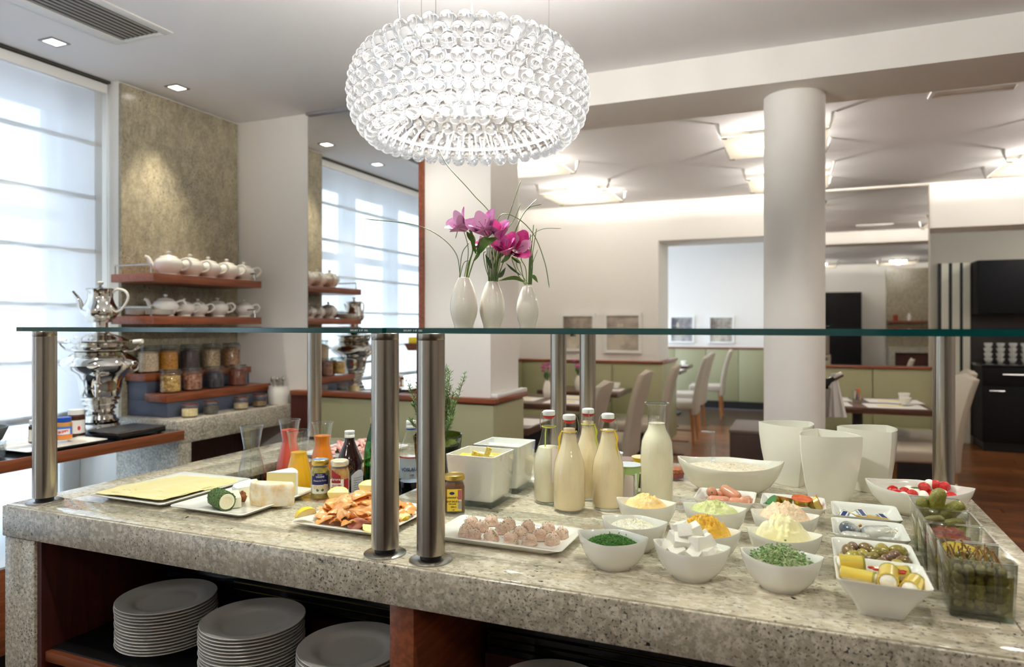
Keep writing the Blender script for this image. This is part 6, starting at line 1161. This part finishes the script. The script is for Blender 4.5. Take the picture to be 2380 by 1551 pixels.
for u, c_, lb_ in ((396, 'banana', 'round clip-top jar of banana chips on the lower step'), (447, 'nuts', 'round clip-top jar of brown nuts on the lower step'), (498, 'plums', 'round clip-top jar of black plums on the lower step'), (552, 'apricots', 'round clip-top jar of dark dried fruit on the lower step')): kilner(-3.066, u, .052, .128, 1.0220, c_, lb_, .74)
for u, c_, lb_, f_ in ((441, 'almonds', 'small orange-sealed jar of flaked almonds, leftmost on the granite', .62), (489, 'seeds', 'small orange-sealed jar of grey seeds on the granite', .6), (560, 'flax', 'small orange-sealed jar of pale grains on the granite', .5), (603, 'sesame', 'small orange-sealed jar of brown seeds beside the cutlery pot', .45)): kilner(-2.930, u, .040, .076, .9005, c_, lb_, f_, True, 'small orange-sealed jars')
y = YX(648, -2.925); t = thing('cutlery_pot', 'white ceramic pot of upturned spoons on the granite sideboard', 'pot', (-2.925, min(y, 3.36), .9005)); obj('pot', B().lathe([(.001, 0), (.056, 0), (.060, .006), (.062, .085), (.059, .092), (.060, .110), (.057, .110), (.055, .09), (.054, .01)], 40, cap=False), porc, t)
for i in range(6):
    a = i*1.05; s_ = obj('spoon', B().tube([(.02*math.cos(a), .02*math.sin(a), .02), (.034*math.cos(a), .034*math.sin(a), .135)], .0024, 6).sphere((.037*math.cos(a), .037*math.sin(a), .150), .020, 12, 8, (.5, .5, .95)), chrome, t)
# ------------------------------------------------------------------ wall shelves with teapots
def wshelf(z, label):
    t = thing('wall_shelf', label, 'shelf', (0, 0, z)); obj('board', Bx(XL+.022, 2.53, -.042, -2.985, 3.285, 0), cherry_y, t, bevel=.002)
    for y in (2.545, 3.268):
        obj('rail', B().tube([(-3.275, y, 0), (-3.275, y, .045), (-3.02, y, .045), (-3.02, y, 0)], .0045, 6), wire, t)
wshelf(1.640, 'upper cherry wood wall shelf with steel end rails'); wshelf(1.424, 'lower cherry wood wall shelf with steel end rails')
tbody = B().lathe([(.001, 0), (.042, 0), (.045, .004), (.040, .010), (.062, .035), (.068, .060), (.060, .082), (.044, .094), (.001, .094)], 36).mesh('body', porc); tlid = B().lathe([(.045, .0945), (.040, .101), (.015, .108), (.006, .112), (.001, .112)], 30).mesh('lid', porc); tkn = B().lathe([(.004, .1122), (.011, .119), (.011, .126), (.001, .130)], 16).mesh('knob', porc)
tsp = B().tube(smooth_curve([(-.052, 0, .040), (-.078, 0, .060), (-.092, 0, .090), (-.108, 0, .100)], 5), [.014-.0004*i for i in range(16)], 10).mesh('spout', porc); th = B().tube(smooth_curve([(.052, 0, .082), (.085, 0, .092), (.102, 0, .068), (.085, 0, .040), (.058, 0, .030)], 5), .0062, 8).mesh('handle', porc)
def teapot(X, y, z, rz, s_, label, grp):
    t = thing('teapot', label, 'teapot', (X, y, z), rz, grp); t.scale = (s_*1.05, s_*1.05, s_)
    obj('body', tbody, None, t); l_ = obj('lid', tlid, None, t); obj('knob', tkn, None, l_); obj('spout', tsp, None, t); obj('handle', th, None, t)
nth = ('at the left end', 'second from the left', 'in the middle', 'second from the right', 'at the right end')
for i, (u, s_) in enumerate(((392, 1.0), (442, .98), (484, .96), (527, .96), (566, .90))):
    teapot(-3.115, YX(u, -3.115), 1.6405, YAW+.25, s_*1.02, 'white porcelain teapot %s of the upper shelf' % nth[i], 'teapots on the upper shelf')
for i, (u, s_) in enumerate(((385, 1.0), (428, .86), (460, .86), (506, .95), (566, .92))):
    teapot(-3.13, YX(u, -3.13), 1.4245, YAW+.25, s_*.92, 'white porcelain teapot %s of the lower shelf' % nth[i], 'teapots on the lower shelf')
sau = B().lathe([(.001, .003), (.030, .003), (.033, 0), (.036, 0), (.066, .0095), (.067, .0108), (.062, .0108), (.034, .0055), (.001, .0055)], 36).mesh('saucer', porc)
for k, (X, u, n) in enumerate(((-3.20, 318, 10), (-3.055, 355, 6))):
    for j in range(n): obj('saucer', sau, None, loc=(X, max(YX(u, X), 2.625), 1.4246+j*.0046), label='white saucer in the %s stack on the lower shelf' % ('taller, rear' if k == 0 else 'shorter, front'), cat='saucer', group='stacked saucers on the lower shelf')
# ------------------------------------------------------------------ dining room furniture
def loftbox(x0, y0, x1, y1, z0, z1, ins=0): return [[(x0, y0, z0), (x1, y0, z0), (x1, y1, z0), (x0, y1, z0)], [(x0+ins, y0+ins, z1), (x1-ins, y0+ins, z1), (x1-ins, y1-ins, z1), (x0+ins, y1-ins, z1)]]
def make_chair(loc, rz, label):
    t = thing('dining_chair', label, 'chair', loc, rz, 'upholstered dining chairs')      # the back is at +x, the sitter faces -x
    obj('seat', Bx(-.235, -.225, .40, .215, .225, .49), chairf, t, bevel=.022, seg=3)
    R = []
    for k_ in range(9):
        q = k_/8; z = .34+.66*q; x = .195+.02*q+.11*q*q; th_ = .055-.010*q; w_ = .222-.012*q; R.append([(x, -w_, z), (x+th_, -w_*.97, z), (x+th_+.012, 0, z+(.018 if k_ == 8 else 0)), (x+th_, w_*.97, z), (x, w_, z), (x+.01, 0, z+(.018 if k_ == 8 else 0))])
    obj('backrest', B().loft(R), chairf, t, bevel=.012, seg=2, ang=50)
    for sx, sy in ((-1, -1), (-1, 1), (1, -1), (1, 1)):
        cx_, cy_ = (-.205 if sx < 0 else .200), sy*.195; b = B().loft([[(cx_-.020, cy_-.020, .40), (cx_+.020, cy_-.020, .40), (cx_+.020, cy_+.020, .40), (cx_-.020, cy_+.020, .40)], [(cx_-.013+sx*.02*(sx > 0), cy_-.013, 0), (cx_+.013+sx*.02*(sx > 0), cy_-.013, 0), (cx_+.013+sx*.02*(sx > 0), cy_+.013, 0), (cx_-.013+sx*.02*(sx > 0), cy_+.013, 0)]])
        obj('leg', b, beech, t, smooth=False)
    return t
ch0 = make_chair((-1.47, 5.48, 0), 0, 'taupe chair with its back to the passage at the second table row')
for x, y, rz, lb_ in ((-1.50, 4.32, .03, 'taupe chair nearest the pier, mostly behind the steel posts'), (-1.40, 6.48, .05, 'taupe chair at the table in front of the large framed print'), (-1.36, 8.37, .02, 'taupe chair just inside the rear room, nearest the jamb'), (-1.42, 9.45, -.02, 'taupe chair second in the rear room'), (-1.30, 10.75, .03, 'taupe chair furthest back in the rear room by the padded wall'), (.76, 5.86, .12, 'taupe chair beside the right post, its back to the cupboards'), (.90, 6.56, 0, 'taupe chair behind the right one at the mirror table')): dup(ch0, (x, y, 0), rz, lb_)
def table(x0, x1, y0, y1, label):
    t = thing('dining_table', label, 'table', ((x0+x1)/2, (y0+y1)/2, 0), 0, 'dark wood dining tables'); a, b_ = (x1-x0)/2, (y1-y0)/2
    obj('tabletop', Bx(-a, -b_, .705, a, b_, .75), walnut, t, bevel=.003); obj('pedestal', B().lathe([(.04, .02), (.04, .704)], 16), darkgrey, t); obj('foot', Bx(-.2, -.2, 0, .2, .2, .02), darkgrey, t, bevel=.004)
table(-2.35, -1.53, 3.95, 4.50, 'dining table nearest the pier, set with a white mat'); table(-2.35, -1.53, 5.20, 5.95, 'second dining table, half hidden by the rear posts'); table(-2.35, -1.56, 6.30, 6.90, 'dining table under the two framed prints')
table(-2.3, -1.50, 8.15, 8.72, 'rear room table nearest the passage'); table(-2.3, -1.50, 9.55, 10.12, 'middle table of the rear room'); table(-2.3, -1.58, 10.75, 11.30, 'far table of the rear room')
table(-.05, .90, 5.90, 6.72, 'table for four under the dining room mirror')
bx_ = thing('upholstered_bench', 'low dark brown bench block beside the column', 'bench', (-.14, 7.0, 0)); obj('body', Bx(-.44, -.58, 0, .04, .12, .42), mat('bench_dark', (62, 46, 42), .6), bx_, bevel=.006); obj('seat_top', Bx(-.445, -.585, .421, .045, .125, .455), mat('bench_taupe', (112, 100, 94), .6), bx_, bevel=.008)
bb = thing('wall_bench', 'olive seat bench along the wall under the prints', 'bench', (-2.1, 7.0, 0)); obj('seat', Bx(-.78, -.22, .32, .78, .19, .45), green_p, bb, bevel=.02); obj('base', Bx(-.76, -.18, 0, .76, .19, .319), darkgrey, bb)
bb = thing('wall_bench', 'olive seat bench along the wall under the dining room mirror', 'bench', (.62, 7.0, 0)); obj('seat', Bx(-.30, -.05, .32, .46, .19, .45), green_p, bb, bevel=.02); obj('base', Bx(-.30, -.02, 0, .46, .19, .319), darkgrey, bb)
cupd = B().lathe([(.001, .0), (.022, 0), (.026, .006), (.040, .030), (.046, .055), (.044, .055), (.036, .028), (.001, .006)], 28).mesh('cup', porc)
k = 0
def setting(x, y, rz, where, z=.7505, cup_=True, size=(.2, .15)):
    global k
    t = obj('place_mat', Bx(-size[0], -size[1], 0, size[0], size[1], .002), paper, loc=(x, y, z), rot=(0, 0, rz), label='white paper place mat '+where, cat='place mat', group='paper place mats')
    n_ = obj('napkin', Bx(-.11, -.03, 0, .07, .03, .004), lin_m, loc=(x-.02*math.sin(rz), y, z+.0022), rot=(0, 0, rz+.15), label='folded yellow napkin '+where, cat='napkin', group='yellow napkins')
    if cup_:
        s_ = obj('saucer', sau, None, loc=(x+.09, y+.09, z+.0022), label='saucer under the coffee cup '+where, cat='saucer', group='saucers on the dining tables')
        obj('coffee_cup', cupd, None, loc=(x+.09, y+.09, z+.008), label='white coffee cup '+where, cat='cup', group='coffee cups on the dining tables')
setting(-1.74, 4.2, 0, 'on the table nearest the pier', cup_=False); setting(-1.76, 5.42, .1, 'on the second dining table, near side', size=(.17, .14), cup_=False); setting(-1.76, 5.76, 0, 'on the second dining table, far side', size=(.17, .14)); setting(-2.18, 5.5, 0, 'on the second dining table, window side', size=(.15, .14), cup_=False)
setting(-1.76, 6.60, .05, 'in front of the large framed print', size=(.18, .14)); setting(-1.72, 8.45, 0, 'on the rear room table nearest the passage'); setting(-1.72, 9.85, 0, 'on the middle rear room table'); setting(-1.78, 11.0, 0, 'on the far rear room table', size=(.17, .15))
for x, y, lb_ in ((.66, 6.08, 'at the front right of the mirror table'), (.70, 6.48, 'at the back right of the mirror table'), (.16, 6.10, 'at the front left of the mirror table'), (.18, 6.48, 'at the back left of the mirror table')): setting(x, y, .08, lb_)
def condiments(x, y, label, z=.7505):
    t = thing('sachet_glass', label, 'glass', (x, y, z), 0, 'glasses of sugar sachets'); obj('glass', B().lathe([(.001, 0), (.034, 0), (.038, .09), (.036, .09), (.032, .005)], 24, cap=False), bglass, t)
    for i, c_ in enumerate(('label_orange', 'label_red', 'label_cream', 'print_blue')): obj('sachet', Bx(-.018, -.003, .02, .018, .003, .105), MATS[c_], t, loc=(.012*math.cos(i*1.6), .012*math.sin(i*1.6), 0), rot=(.1, .05*i, i*.7))
condiments(.42, 6.36, 'glass of coloured sachets in the middle of the mirror table'); condiments(-1.95, 6.72, 'metal-rimmed glass of sachets under the framed prints'); condiments(-2.0, 11.1, 'glass of sachets on the far rear room table')
magf = mat('far_magenta', (170, 44, 128), .6, col2=(200, 90, 160), scale=60)
def small_vase(x, y, s_, label):
    t = thing('flower_vase', label, 'vase', (x, y, .7505), 0, 'vases on the dining tables'); t.scale = (s_,)*3; obj('body', vase_me, None, t)
    f = thing('flower_bunch', 'magenta flowers in the '+label, 'flowers', (x, y, .7505+.118*s_), 0, 'magenta flowers on the dining tables')
    b = B(); bl = B(); bf = B()
    for i in range(7):
        a, r_ = i*.9, .02+.035*rnd.random(); h_ = .09+.06*rnd.random(); e = (r_*math.cos(a), r_*math.sin(a), h_); b.tube([(0, 0, 0), (e[0]*.3, e[1]*.3, h_*.5), e], .0018, 4)
        for q in range(5): c_ = Vector(e)+Vector((rnd.uniform(-.014, .014), rnd.uniform(-.014, .014), rnd.uniform(-.008, .012))); bf.sphere(tuple(c_), .010, 7, 5, (1, 1, .7))
        bl.sphere((e[0]*.6, e[1]*.6, h_*.45), .018, 8, 5, (.5, .4, 1.2))
    obj('stems', b, leafd, f, kind='stuff'); obj('blossoms', bf, magf, f, kind='stuff'); obj('leaves', bl, leafd, f, kind='stuff'); return t
small_vase(-2.03, 5.70, 1.15, 'white vase on the second dining table, seen between the rear posts'); small_vase(-1.98, 6.45, 1.1, 'white vase under the framed prints, right of the rear posts'); small_vase(-2.05, 10.95, 1.0, 'white vase on the far rear room table'); small_vase(-2.0, 8.6, 1.0, 'white vase on the rear room table nearest the passage')
# carafe of wine with a napkin by the column, sugar dispenser
t = thing('cooler_bottle', 'dark bottle with a white cloth hanging from its neck beside the column', 'bottle', (.05, 4.35, .0)); 
obj('stand', B().lathe([(.16, 0), (.16, .015), (.02, .03), (.02, .84), (.10, .86), (.11, 1.02), (.10, 1.02), (.09, .87)], 32, cap=False), wire, t)
q = Matrix.Translation((0, 0, 1.0)) @ Matrix.Rotation(math.radians(62), 4, Vector((-.38, .92, 0)))
b = B().lathe([(.001, -.10), (.036, -.10), (.037, .08), (.015, .13), (.014, .20), (.001, .20)], 24).xf(q); obj('glass', b, blackg, t); b = B().lathe([(.0148, .15), (.0165, .155), (.0165, .205), (.001, .207)], 20).xf(q); obj('capsule', b, wire, t)
R = []
for i in range(9):
    s_ = i/8; R.append([(.125+.02*s_+(j-3)*.012*(.4+s_), .05+.012*math.sin(j*2.2)*s_+(j-3)*.004, 1.10-.25*s_) for j in range(7)])
obj('cloth', B().loft(R, False, False, False), paper, t)
